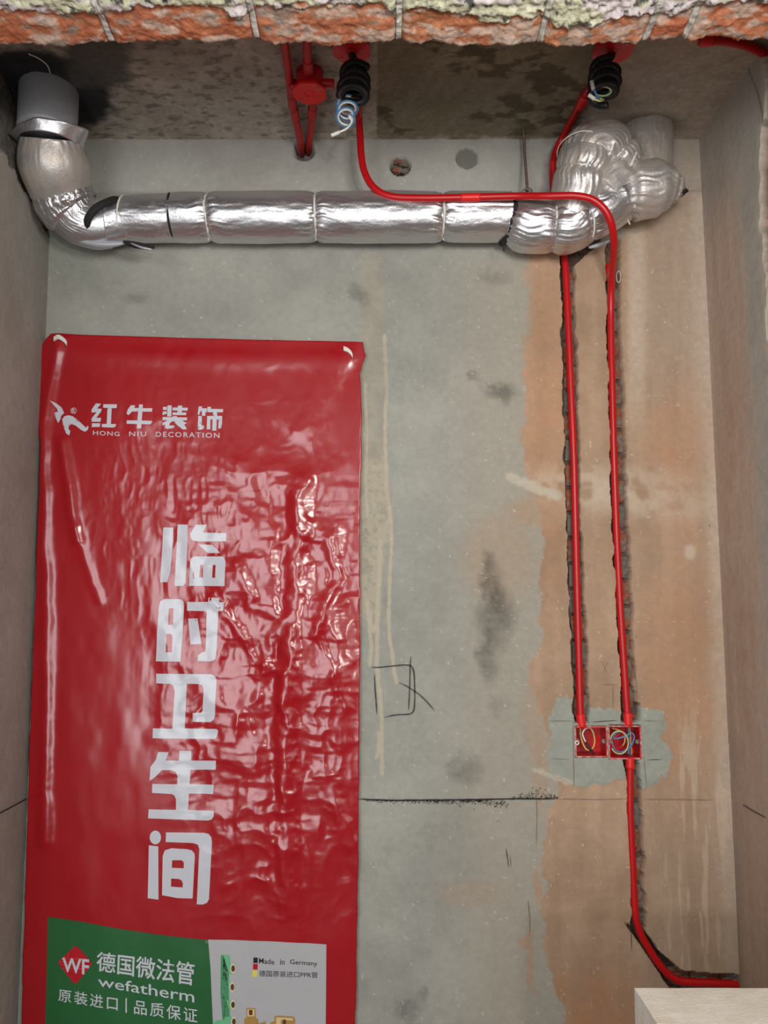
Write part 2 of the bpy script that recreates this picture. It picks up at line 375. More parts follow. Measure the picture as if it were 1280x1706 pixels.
    c = lerp(c, np.array([186, 177, 156.]), (0.7 * band * sm(730, 790, y + (n2 - .5) * 40) * sm(.38, .55, n3 + .08))[:, None])
    runs = [([(641, 560), (643, 612), (645, 650), (642, 690), (642, 745), (645, 820), (651, 860), (653, 900), (650, 950), (648, 1030), (649, 1062), (654, 1090), (657, 1120), (661, 1137)], 3.0),
            ([(634, 900), (632, 960), (629, 1010), (629, 1060), (628, 1110), (633, 1160), (636, 1200), (636, 1250), (637, 1290)], 3.4),
            ([(618, 1020), (616, 1050), (619, 1075), (616, 1108)], 3.0), ([(632, 1220), (630, 1250), (627, 1262)], 2.6),
            ([(612, 1000), (614, 1030), (622, 1050), (628, 1040)], 3.0), ([(608, 640), (612, 720), (610, 800), (612, 860)], 1.6)]
    for pts, wd in runs:
        d = dline(x, y, pts) + (n3 - .5) * 3
        c = lerp(c, np.array([190, 181, 160.]), (0.9 * sm(wd + 1.2, wd - 1.2, d))[:, None])
    # damp dark smudges
    for (a, b, rx, ry, k) in ((836, 655, 22, 14, .5), (795, 635, 10, 8, .35), (815, 935, 12, 16, .3), (822, 970, 16, 30, .42), (826, 1030, 27, 44, .5), (815, 1098, 16, 34, .4), (778, 1285, 26, 22, .35), (832, 1180, 18, 16, .15), (740, 1420, 60, 90, .1), (680, 1680, 22, 18, .35), (712, 1660, 10, 10, .3), (595, 490, 10, 14, .25), (225, 495, 20, 10, .25), (822, 460, 25, 12, .2), (670, 625, 70, 40, .12), (130, 470, 50, 30, .12), (250, 300, 60, 28, .30), (350, 285, 30, 40, .18), (560, 290, 40, 20, .1)):
        c *= (1 - k * .48 * blob(x + e, y + e, a, b, rx, ry, .7) * (0.5 + n3))[:, None]
    # levelling patch round the switch boxes
    pm = inpoly(x + (n2 - .5) * 12 + (n3 - .5) * 6, y + (n3 - .5) * 12, PATCH)
    c = np.where(pm[:, None], np.array([158, 162, 152.]) + (n2[:, None] - .5) * 16 + (n3[:, None] - .5) * 10, c)
    c = lerp(c, np.array([192, 184, 170.]), (0.8 * sm(7, 2, dline(x, y, [(893, 1283), (925, 1295), (950, 1304)]) + (n3 - .5) * 7))[:, None])
    # upper beam strip: smooth concrete
    top = sm(324, 316, y) * 1.0
    bcol = np.ones((x.size, 3)) * np.array([174, 173, 167.]) + (n1[:, None] - .5) * 24 + (n2[:, None] - .5) * 12
    bcol = lerp(bcol, np.array([172, 160, 147.]), sm(880, 1100, x)[:, None])
    c = lerp(c, bcol, top[:, None])
    c *= (1 - .10 * sm(3, 1, np.abs(y - 318)) * sm(1100, 1120, x))[:, None]
    # small white and dark flecks
    fl = fbm(X * 160, Z * 120, 77, 2)
    c = lerp(c, np.array([214, 206, 192.]), (0.6 * sm(.86, .92, fl))[:, None])
    return np.clip(c, 12, 245)

def build_back():
    xs = cells([(XL - 0.035, -0.21, .0055), (-0.21, -0.09, .003), (-0.09, 0.04, .002), (0.04, 0.22, .003), (0.22, 0.37, .0045), (0.37, 0.60, .0015), (0.60, XR, .0025)])
    zs = cells([(0.0, 0.46, 0.03), (0.46, 0.6, 0.004), (0.6, 2.10, .0027), (2.10, 2.35, .004), (2.35, 2.52, .0025), (2.52, ZC, .004)])
    X, Z = np.meshgrid(xs, zs); X = X.ravel(); Z = Z.ravel()
    hmask = np.zeros(X.size, bool); D = np.zeros(X.size)
    for (hx, hy, hr, dep) in HOLES:
        c = P(hx, hy, YB); r = hr / F * YB / (CP - (CY - hy) / F * SP)
        d = np.hypot(X - c[0], Z - c[2]) + 1e-9
        s = np.abs(d - r) < .0016
        X = np.where(s, c[0] + (X - c[0]) / d * r, X); Z = np.where(s, c[2] + (Z - c[2]) / d * r, Z)
        inn = (d < r - .0015) & (Z < ZC - .005); D = np.where(inn, dep * sm(r, r - .005, d) * .2 + dep * .8, D); hmask |= inn
    x, y = pix(X, np.full_like(X, YB), Z)
    n2 = fbm(X * 60, Z * 60, 3); n3 = fbm(X * 200, Z * 200, 8)
    jx = (fbm(X * 26, Z * 34, 3, 2) - .5) * 7 + (n3 - .5) * 1.0
    m = np.zeros(X.size, bool)
    for pl in (CH_L, CH_R, CH_C): m |= inpoly(x + jx, y + jx * .6, pl)
    bx = np.zeros(X.size, bool)
    for (a, b, c_, d_) in BOXES: bx |= (x > a - 1) & (x < c_ + 1) & (y > b - 1) & (y < d_ + 1)
    D = np.where(m, 0.034 + (n2 - .5) * .010, D); D = np.where(bx, 0.060, D)
    relief = (fbm(X * 3, Z * 3, 40) - .5) * .004 + (fbm(X * 14, Z * 14, 41) - .5) * .0014 + (fbm(X * 50, Z * 50, 44) - .5) * .0007
    pm = inpoly(x, y, PATCH) & ~m & ~bx
    Yv = YB + relief * 0.7 + D - pm * .0012
    col = lin(paint_back(x, y, X, Z))
    ins = lin(np.array([112, 92, 80.]))[None, :] * (0.75 + .6 * (n2 - .5)[:, None] + .5 * (n3 - .5)[:, None])
    col = np.where((m | bx)[:, None], ins, col)
    col = np.where(hmask[:, None], lin(np.array([128, 126, 120.])), col)
    V = np.stack([X, Yv, Z], 1)
    o = meshobj('wall_back', V, gridfaces(len(zs), len(xs))[:, ::-1], 'wall', col=col); o['kind'] = 'structure'
    return o
wall_back = build_back()

# bricks laid bare in the cut channels
rnd = random.Random(4)
def chunk(name, x0, x1, z0, z1, yf, m, parent, seed):
    nx, nz = 4, 6; r = random.Random(seed); V = []
    for j in range(nz):
        for i in range(nx):
            x = lerp(x0, x1, i / (nx - 1)); z = lerp(z0, z1, j / (nz - 1))
            e = (i in (0, nx - 1)) + (j in (0, nz - 1))
            V.append((x + r.uniform(-.0012, .0012), yf + r.uniform(-.003, .003) + e * .0035, z + r.uniform(-.0015, .0015)))
    Fc = [[j * nx + i, j * nx + i + 1, (j + 1) * nx + i + 1, (j + 1) * nx + i] for j in range(nz - 1) for i in range(nx - 1)]
    per = [i for i in range(nx)] + [j * nx + nx - 1 for j in range(1, nz)] + [(nz - 1) * nx + i for i in range(nx - 2, -1, -1)] + [j * nx for j in range(nz - 2, 0, -1)]
    b0 = len(V); V += [(V[k][0], yf + .02, V[k][2]) for k in per]; n = len(per)
    Fc += [[per[(k + 1) % n], per[k], b0 + k, b0 + (k + 1) % n] for k in range(n)]; Fc.append([b0 + k for k in range(n)][::-1])
    return meshobj(name, V, Fc, m, parent, smooth=False)
zref = 0.52
for ci, (lo, hi) in enumerate((([(400, 942), (445, 938), (650, 941), (830, 944), (1000, 950), (1130, 957), (1200, 958)], [(400, 975), (445, 956), (640, 961), (830, 966), (1000, 973), (1130, 980), (1200, 981)]),
                               ([(400, 1011), (480, 1013), (600, 1016), (700, 1018), (830, 1021), (1000, 1029), (1130, 1036), (1200, 1038)], [(400, 1032), (500, 1032), (600, 1036), (700, 1040), (830, 1044), (1000, 1052), (1130, 1056), (1200, 1060)]),
                               ([(1266, 1042), (1295, 1045), (1370, 1049), (1437, 1053), (1545, 1055)], [(1266, 1063), (1330, 1068), (1437, 1073), (1545, 1075)]))):
    ytop, ybot = lo[0][0] + 6, lo[-1][0] - 3
    z = zref + (0.021 if ci == 1 else 0)
    while z < 2.3:
        za, zb = z, z + 0.053; z += 0.063
        ya = pix(0, YB, zb)[1]; yb = pix(0, YB, za)[1]
        if yb < ytop or ya > ybot: continue
        ya = max(ya, ytop); yb = min(yb, ybot)
        if yb - ya < 8: continue
        ym = (ya + yb) / 2
        pa = P(float(ip(ym, lo)), ya, YB + .02); pb = P(float(ip(ym, hi)), yb, YB + .02)
        chunk('brick', pa[0], pb[0], pb[2], pa[2], YB + .024 + rnd.uniform(-.004, .003), 'chasebrick' if rnd.random() < .72 else 'chasemortar', wall_back, rnd.randrange(9999))
# horizontal and slanting run of the lower channel: bricks on the far side
for (xa, ya, xb, yb) in ((1066, 1556, 1082, 1590), (1084, 1594, 1104, 1622), (1108, 1612, 1150, 1634), (1154, 1622, 1200, 1644), (1204, 1625, 1236, 1646)):
    pa = P(xa, ya, YB + .02); pb = P(xb, yb, YB + .02)
    chunk('brick', pa[0], pb[0], pb[2], pa[2], YB + .027, 'chasebrick', wall_back, xa)
# rubble inside the middle hole
for k, (hx, hy, rr_) in enumerate(((660, 268, 8), (674, 272, 9), (662, 284, 9), (676, 286, 7))):
    bm = bmesh.new(); bmesh.ops.create_icosphere(bm, subdivisions=2, radius=rr_ / F * 2.0)
    c = P(hx, hy, YB + .022)
    for v in bm.verts: v.co = Vector((v.co.x * 1.2, v.co.y * .8, v.co.z * .7)) * random.Random(k * 99 + v.index).uniform(.82, 1.15) + Vector(c)
    me = bpy.data.meshes.new('brick_rubble'); bm.to_mesh(me); bm.free(); me.materials.append(M['chasebrick']); link('brick_rubble', me, wall_back)

# drawn and scratched lines on the wall
for i, (pts, w_, m) in enumerate([
        ([(619, 1111), (626, 1112), (650, 1110), (680, 1108), (687, 1111), (690, 1122), (691, 1140), (691, 1170), (689, 1185), (684, 1189), (660, 1191), (640, 1195)], 1.9, 'pencil'),
        ([(624, 1123), (625, 1145), (627, 1170), (628, 1190)], 1.9, 'pencil'),
        ([(685, 1093), (684, 1105), (683, 1140), (681, 1184)], 1.7, 'pencil'),
        ([(664, 1137), (672, 1140), (684, 1147), (700, 1158), (715, 1173), (725, 1185)], 1.6, 'pencil'),
        ([(596, 1331), (640, 1333), (700, 1333), (800, 1332), (860, 1331), (927, 1331)], 2.2, 'ink'),
        ([(928, 1331), (1000, 1332), (1046, 1331)], .8, 'faint'), ([(1072, 1332), (1120, 1332), (1190, 1333)], .8, 'faint'),
        ([(1003, 1103), (1013, 1122)], 1.2, 'faint'), ([(1013, 1103), (1004, 1123)], 1.2, 'faint'), ([(1000, 1140), (1028, 1141)], 1.2, 'faint'), ([(1022, 1142), (1022, 1180)], 1.2, 'faint'),
        ([(955, 1200), (957, 1310)], 1.2, 'faint'), ([(1073, 1260), (1078, 1312)], 1.2, 'faint'), ([(914, 1201), (955, 1201)], 1.0, 'faint'), ([(985, 1203), (1030, 1200)], 1.2, 'pencil'), ([(1070, 1201), (1098, 1201)], 1.0, 'faint'),
        ([(918, 1264), (948, 1265)], 1.0, 'faint'), ([(1080, 1266), (1104, 1265)], 1.2, 'pencil'),
        ([(894, 1315), (895, 1360), (894, 1410)], .8, 'faint'), ([(880, 1500), (883, 1530), (883, 1560)], 1.6, 'faint'), ([(843, 1412), (846, 1430), (848, 1446)], 1.2, 'pencil'), ([(850, 1425), (852, 1446)], 1.1, 'pencil'),
        ([(828, 1369), (834, 1367)], 2.0, 'ink'), ([(1052, 1552), (1053, 1585)], 1.4, 'pencil'), ([(1043, 1541), (1055, 1556)], 2.2, 'ink'),
        ([(1056, 1085), (1060, 1130), (1063, 1170)], 1.2, 'faint'), ([(1106, 1544), (1106, 1549)], 2.2, 'ink'), ([(1182, 873), (1183, 877)], 2.4, 'ink'), ([(1060, 1058), (1061, 1063)], 2.2, 'ink')]):
    o = ribbon('drawn_line', pts, w_, m, wall_back, YB, off=.0035, seed=i)
# speckles of loose ink along the level line
V = []; Fc = []
for k in range(700):
    x = 610 + 320 * rnd.random() ** 0.85
    if x < 850: y = 1333 + abs(rnd.gauss(0, 1)) * lerp(1.5, 7.5, (x - 610) / 240) * rnd.random() + 0.5
    else: y = 1331 - abs(rnd.gauss(0, 1)) * 9 * math.exp(-((x - 895) / 30) ** 2)
    if 815 < x < 850: y += 6 * rnd.random()
    a = rnd.uniform(.5, 1.5); b = len(V)
    ang = rnd.uniform(0, 3); 
    for q in range(3):
        V.append(P(x + a * math.cos(ang + q * 2.1), y + a * math.sin(ang + q * 2.1) * .8, YB - .0033))
    Fc.append([b, b + 1, b + 2])
o = meshobj('ink_speckle', V, Fc, 'ink', wall_back, smooth=False); o['kind'] = 'stuff'

# -- left and right walls
def side_wall(name, X0, sgn):
    ys = cells([(1.02, 1.45, .02), (1.45, YB + .012, .004)])
    zs = cells([(0.0, 0.45, .05), (0.45, ZC, .006)])
    Yg, Zg = np.meshgrid(ys, zs); Yg = Yg.ravel(); Zg = Zg.ravel()
    x, y = pix(np.full_like(Yg, X0), Yg, Zg)
    n1 = fbm(Yg * 6, Zg * 5, 51 + sgn); n2 = fbm(Yg * 24, Zg * 22, 52 + sgn); n3 = fbm(Yg * 90, Zg * 90, 53); nv_ = fbm(Yg * 40, Zg * 3, 54)
    Xo = (n1 - .5) * .003 + (n3 - .5) * .001
    if sgn < 0:
        c = np.array([160, 157, 150.]) + (n1[:, None] - .5) * 24 + (n2[:, None] - .5) * 12
        c = lerp(c, np.array([164, 153, 143.]), (0.5 * sm(1.75, 1.6, Yg))[:, None])
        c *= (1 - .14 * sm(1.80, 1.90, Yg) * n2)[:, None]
        lim = CAMZ + ip(Yg, [(1.0, 1.02), (1.60, 1.018), (1.70, 1.0), (1.80, .965), (1.86, .943), (1.9, .93)]) + (n2 - .5) * .05 + (n3 - .5) * .02
        rough = Zg > lim
        c = np.where(rough[:, None], np.array([112, 108, 101.]) + (n2[:, None] - .5) * 60 + (n3[:, None] - .5) * 40, c)
        Xo = Xo + np.where(rough, .012 + (n2 - .5) * .012, 0)
        Xv = -.868 + (2.5 - Zg) * .0102 - Xo          # the wall leans in slightly towards the floor
    else:
        c = np.array([194, 177, 163.]) + (nv_[:, None] - .5) * 26 + (n2[:, None] - .5) * 12
        g = sm(1.74, 1.66, Yg + (n2 - .5) * .03)
        c = lerp(c, np.array([176, 173, 165.]) + (n2[:, None] - .5) * 14, g[:, None])
        c = lerp(c, np.array([172, 169, 162.]), (0.7 * sm(CAMZ + .85, CAMZ + 1.05, Zg))[:, None])
        c = lerp(c, np.array([162, 128, 110.]), (0.35 * blob(Yg, Zg, 1.80, 1.45, .09, .9, .6) * n2 * 1.6)[:, None])
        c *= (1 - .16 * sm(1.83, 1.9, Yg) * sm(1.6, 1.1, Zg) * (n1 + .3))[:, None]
        edge = 1.605 + (n2 - .5) * .03 + ip(Zg, [(1.0, 0), (2.4, 0), (2.62, -.05)]) + (n3 - .5) * .01
        out_ = Yg < edge
        c = lerp(c, np.array([196, 186, 170.]), (0.6 * sm(.014, .004, np.abs(Yg - edge - .008)))[:, None])
        c = np.where(out_[:, None], np.array([128, 100, 84.]) + (n2[:, None] - .5) * 70 + (n3[:, None] - .5) * 40, c)
        Xo = Xo + np.where(out_, .016 + (n2 - .5) * .012, 0)
        cr = dline(x, y, [(1243, 101), (1252, 128), (1262, 150), (1270, 185), (1273, 220)])
        c *= (1 - .25 * sm(2.2, .8, cr))[:, None]
        Xv = X0 + Xo
    fc = gridfaces(len(zs), len(ys))
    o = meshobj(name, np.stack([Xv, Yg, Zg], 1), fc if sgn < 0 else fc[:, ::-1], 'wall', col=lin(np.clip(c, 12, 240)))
    o['kind'] = 'structure'; return o
wall_left = side_wall('wall_left', XL, -1)
wall_right = side_wall('wall_right', XR, 1)
def sidemark(pts, X, w_, m, parent, s):
    V = []; off = .003 if X < 0 else -.003
    for i, (x, y) in enumerate(pts):
        a = PX(x, y - w_ / 2, X + off); b = PX(x, y + w_ / 2, X + off); V += [a, b]
    meshobj('drawn_line', V, [[2 * i, 2 * i + 1, 2 * i + 3, 2 * i + 2] for i in range(len(pts) - 1)], m, parent)
sidemark([(-5, 1357), (20, 1344), (44, 1331)], -.8535, 2.2, 'ink', wall_left, 1)
sidemark([(1238, 1341), (1255, 1351), (1275, 1362)], XR, 1.8, 'pencil', wall_right, 1)

# -- ceiling (raw concrete over the recess, then on over the room)
def build_ceiling():
    xs = cells([(-1.9, XL - .03, .3), (XL - .03, XR + .03, .0045), (XR + .03, 2.3, .3)])
    ys = cells([(-1.75, 1.2, .4), (1.2, 1.45, .03), (1.45, YB + .004, .0035)])
    Xg, Yg = np.meshgrid(xs, ys); Xg = Xg.ravel(); Yg = Yg.ravel()
    x, y = pix(Xg, np.maximum(Yg, .3), np.full_like(Xg, ZC))
    n1 = fbm(Xg * 6, Yg * 10, 61); n2 = fbm(Xg * 26, Yg * 40, 62); n3 = fbm(Xg * 80, Yg * 140, 63)
    c = np.array([182, 172, 160.]) + (n1[:, None] - .5) * 50 + (n2[:, None] - .5) * 34
    dk = sm(.56, .72, fbm(Xg * 45, Yg * 75, 67, 5)) * sm(640, 600, x) * .22
    c *= (1 - dk)[:, None]
    e = (n2 - .5) * 12
    lx = 628 + 0 * y; rx = ip(y, [(60, 1010), (230, 960)])
    reg = sm(-2, 3, x - lx + e * .2) * sm(25, -10, x - rx + e * 3) * sm(212, 206, y - ip(x, [(628, 18), (1000, 22)]) + e)
    d_ = np.array([138, 127, 106.]) + (n1[:, None] - .5) * 40
    st = sm(.50, .62, fbm((Xg + Yg * .4) * 60, (Yg - Xg * .3) * 9, 66)); d_ = lerp(d_, np.array([152, 143, 126.]), (st * .65 * (n1 + .2))[:, None])
    d_ = lerp(d_, np.array([84, 76, 58.]), (.7 * sm(.5, .6, n1) * sm(.45, .6, n2))[:, None])
    c = lerp(c, d_, reg[:, None])
    c = lerp(c, np.array([176, 162, 148.]) + (n2[:, None] - .5) * 26, (sm(980, 1060, x + e * 3) * .8)[:, None])
    # bitumen-like grey patch where the left riser goes through, and a mortar repair by it
    rr_ = np.hypot(Xg + 0.80, Yg - 1.705)
    c = lerp(c, np.array([52, 52, 54.]) + (n2[:, None] - .5) * 30, sm(.155, .125, rr_ + (n2 - .5) * .03)[:, None])
    c = lerp(c, np.array([92, 90, 86.]) + (n2[:, None] - .5) * 16, (sm(.5, .3, np.abs(x - 165) / 130 + e * .01) * sm(150, 132, y + e * 2 + (x - 200) * .1))[:, None] * .9)
    c = lerp(c, np.array([120, 112, 96.]) * .8, (blob(x, y, 1085, 205, 50, 16, .5) * .7)[:, None])
    relief = (n2 - .5) * .003 + (n3 - .5) * .0016 + reg * ((fbm(Xg * 60, Yg * 60, 69) - .5) * .004)
    Zv = ZC + relief * (Yg > 1.3) - .0
    o = meshobj('ceiling', np.stack([Xg, Yg, Zv], 1), gridfaces(len(ys), len(xs))[:, ::-1], 'ceil', col=lin(np.clip(c, 12, 240)))
    o['kind'] = 'structure'
build_ceiling()
# the room behind the camera
box('floor', (-1.9, -1.75, -0.1), (2.3, 2.0, 0.0), 'floor', kind='structure')
box('wall_room_left', (-1.95, -1.75, 0), (-1.85, 1.02, ZC), 'plain', kind='structure')
box('wall_room_right', (2.2, -1.75, 0), (2.3, 1.02, ZC), 'plain', kind='structure')
def wall_with_hole():
    V = []; Fc = []
    def bx(lo, hi):
        b = len(V)
        for z in (lo[2], hi[2]):
            for (x, y) in ((lo[0], lo[1]), (hi[0], lo[1]), (hi[0], hi[1]), (lo[0], hi[1])): V.append((x, y, z))
        for f in ((0, 3, 2, 1), (4, 5, 6, 7), (0, 1, 5, 4), (1, 2, 6, 5), (2, 3, 7, 6), (3, 0, 4, 7)): Fc.append([b + k for k in f])
    WINS = ((-1.62, -.28, .30), (.88, 1.92, .74)); Z1 = 2.42
    xs_ = [-1.9, WINS[0][0], WINS[0][1], WINS[1][0], WINS[1][1], 2.25]
    for k in (0, 2, 4): bx((xs_[k], -1.75, 0), (xs_[k + 1], -1.65, ZC))
    for a, b, Z0 in WINS: bx((a, -1.75, 0), (b, -1.65, Z0)); bx((a, -1.75, Z1), (b, -1.65, ZC))
    meshobj('wall_rear', V, Fc, 'plain', smooth=False)['kind'] = 'structure'
    for q, (a, b, Z0) in enumerate(WINS):
        wf = box('window_%d' % (q + 1), (a, -1.74, Z0), (b, -1.68, Z0 + .05), 'windowframe', kind='structure')
        for lo, hi in (((a, -1.74, Z1 - .05), (b, -1.68, Z1)), ((a, -1.74, Z0 + .05), (a + .05, -1.68, Z1 - .05)), ((b - .05, -1.74, Z0 + .05), (b, -1.68, Z1 - .05))):
            box('window_frame', lo, hi, 'windowframe', wf)
wall_with_hole()

# -- the broken wall over the opening: bricks and mortar seen from below
LB = 1.247; LF = 1.02; LZ = CAMZ + .962
def lint_z(X, Y):                               # broken underside, rising towards the room
    return LZ + (LB - Y) * 0.14
def lint_edge(px):                              # ragged rear edge, in pixels of its lowest line
    return ip(px, [(0, 77), (60, 79), (100, 82), (125, 80), (160, 75), (200, 79), (235, 76), (330, 72), (350, 77), (380, 74), (430, 73), (462, 80), (480, 76), (520, 76), (543, 83), (575, 79), (600, 76), (670, 75), (690, 79), (725, 74), (770, 82), (800, 80), (850, 81), (885, 76), (930, 83), (975, 80), (1020, 76), (1060, 80), (1100, 74), (1130, 70), (1150, 79), (1172, 68), (1200, 69), (1225, 74), (1260, 71), (1300, 74)])
def paint_lintel(x, y, X, Y, seed):
    n1 = fbm(X * 14, Y * 22, 81); n2 = fbm(X * 45, Y * 70, 82); n3 = fbm(X * 130, Y * 190, 83); n4 = fbm(X * 30, Y * 60, 84)
    hue = (_h(np.array([seed]), np.array([3]), 1)[0] - .5)
    c = np.array([190, 122 + hue * 16, 88 + hue * 12]) + (n1[:, None] - .5) * 40 + (n3[:, None] - .5) * 50
    c = lerp(c, np.array([205, 188, 176.]) + (n3[:, None] - .5) * 50, (.8 * sm(.47, .60, n4 + (hue - .1) * .16))[:, None])
    c = lerp(c, np.array([150, 140, 130.]) + (n3[:, None] - .5) * 30, (.8 * sm(.57, .66, n2) * sm(.45, .55, n1))[:, None])
    c = lerp(c, np.array([214, 208, 200.]) + (n3[:, None] - .5) * 50, (.85 * sm(9, 2, lint_edge(x) - y + (n2 - .5) * 22))[:, None])
    top = ip(x, [(0, 12), (70, 22), (110, 18), (160, 22), (190, 12), (330, 8), (400, 28), (430, 6), (620, 4), (640, 8), (660, 28), (700, 10), (780, 18), (810, 38), (860, 30), (900, 20), (930, 40), (980, 42), (1060, 24), (1110, 22), (1150, 8), (1190, 2), (1300, 1)]) + (n2 - .5) * 22
    tm = sm(-2, 3, top - y)
    pal = np.array([206, 206, 178.]) + (n3[:, None] - .5) * 70
    pal = lerp(pal, np.array([216, 206, 208.]) + (n3[:, None] - .5) * 30, sm(.48, .56, n1)[:, None])
    pal = lerp(pal, np.array([74, 76, 72.]), (.9 * sm(.62, .70, fbm(X * 70, Y * 110, 86)))[:, None])
    return np.clip(lerp(c, pal, tm[:, None]), 20, 245), tm
wall_front = box('wall_front', (-1.9, LF, LZ + .085), (2.25, LB - .012, ZC), 'chasemortar', kind='structure')
box('wall_front_left', (-1.9, LF, 0), (XL - .0, LB, LZ + .085), 'plain', kind='structure')
box('wall_front_right', (XR + .03, LF, 0), (2.25, LB, LZ + .085), 'plain', kind='structure')
def lint_piece(name, pa, pb, seed, zoff=0.0, joint=False, m='lintel', step=.0021):
    ua = (pa - CX) / F; ub = (pb - CX) / F; k = LB / ray(640, 60)[1]
    x0, x1 = ua * k, ub * k
    xs = np.linspace(x0, x1, max(4, int((x1 - x0) / step))); vs = np.linspace(0, 1, 84)
    Xg, Vg = np.meshgrid(xs, vs); Xg = Xg.ravel(); Vg = Vg.ravel()
    pxl = CX + Xg / k * F
    n3 = fbm(Xg * 220, Vg * 30, 91)
    yedge = lint_edge(pxl) + (n3 - .5) * 5
    zb = LZ
    dyv = (CY - yedge) / F; dz = SP + dyv * CP; dy = CP - dyv * SP
    Ye = (zb - CAMZ) / dz * dy                               # back edge in world depth
    Yg = lerp(Ye, LF, Vg)
    n1 = ridge(Xg * 16, Yg * 22, 92, 3); n2 = fbm(Xg * 60, Yg * 80, 93); n5 = fbm(Xg * 170, Yg * 200, 94)
    Zg = lint_z(Xg, Yg) + zoff - (n1 - .5) * .006 - (n2 - .5) * .0045 - (n5 - .5) * .0025
    if not joint:                                           # rounded arrises towards the joints
        ed = np.minimum(Xg - x0, x1 - Xg); Zg = Zg + .010 * np.exp(-ed / .004)
    Zg = Zg + .012 * np.exp(-Vg / .02)
    x, y = pix(Xg, Yg, Zg); c, tm = paint_lintel(x, y, Xg, Yg, seed)
    Zg = Zg - tm * (.004 + (fbm(Xg * 80, Yg * 90, 95) - .4) * .010)
    if joint: c = np.array([196, 192, 184.]) + (n2[:, None] - .5) * 90 + (n5[:, None] - .5) * 60
    nr, nc = len(vs), len(xs); V = np.stack([Xg, Yg, Zg], 1)
    Fc = gridfaces(nr, nc)[:, ::-1].tolist()
    # closed above
    per = list(range(nc)) + [j * nc + nc - 1 for j in range(1, nr)] + [(nr - 1) * nc + i for i in range(nc - 2, -1, -1)] + [j * nc for j in range(nr - 2, 0, -1)]
    b0 = len(V); up = V[per].copy(); up[:, 2] = LZ + .0855; V = np.vstack([V, up]); n = len(per)
    Fc += [[per[q], per[(q + 1) % n], b0 + (q + 1) % n, b0 + q] for q in range(n)]
    c = np.vstack([c, c[per]])
    return meshobj(name, V, Fc, m, wall_front, smooth=True, col=lin(np.clip(c, 20, 245)))
edges = [-120, 188, 430, 664, 899, 1073, 1136, 1400]
for i in range(len(edges) - 1):
    lint_piece('brick', edges[i] + 4, edges[i + 1] - 4, i * 7 + 3)
for e_ in edges[1:-1]:
    lint_piece('mortar_joint', e_ - 4.6, e_ + 4.6, 5, zoff=.004, joint=True)

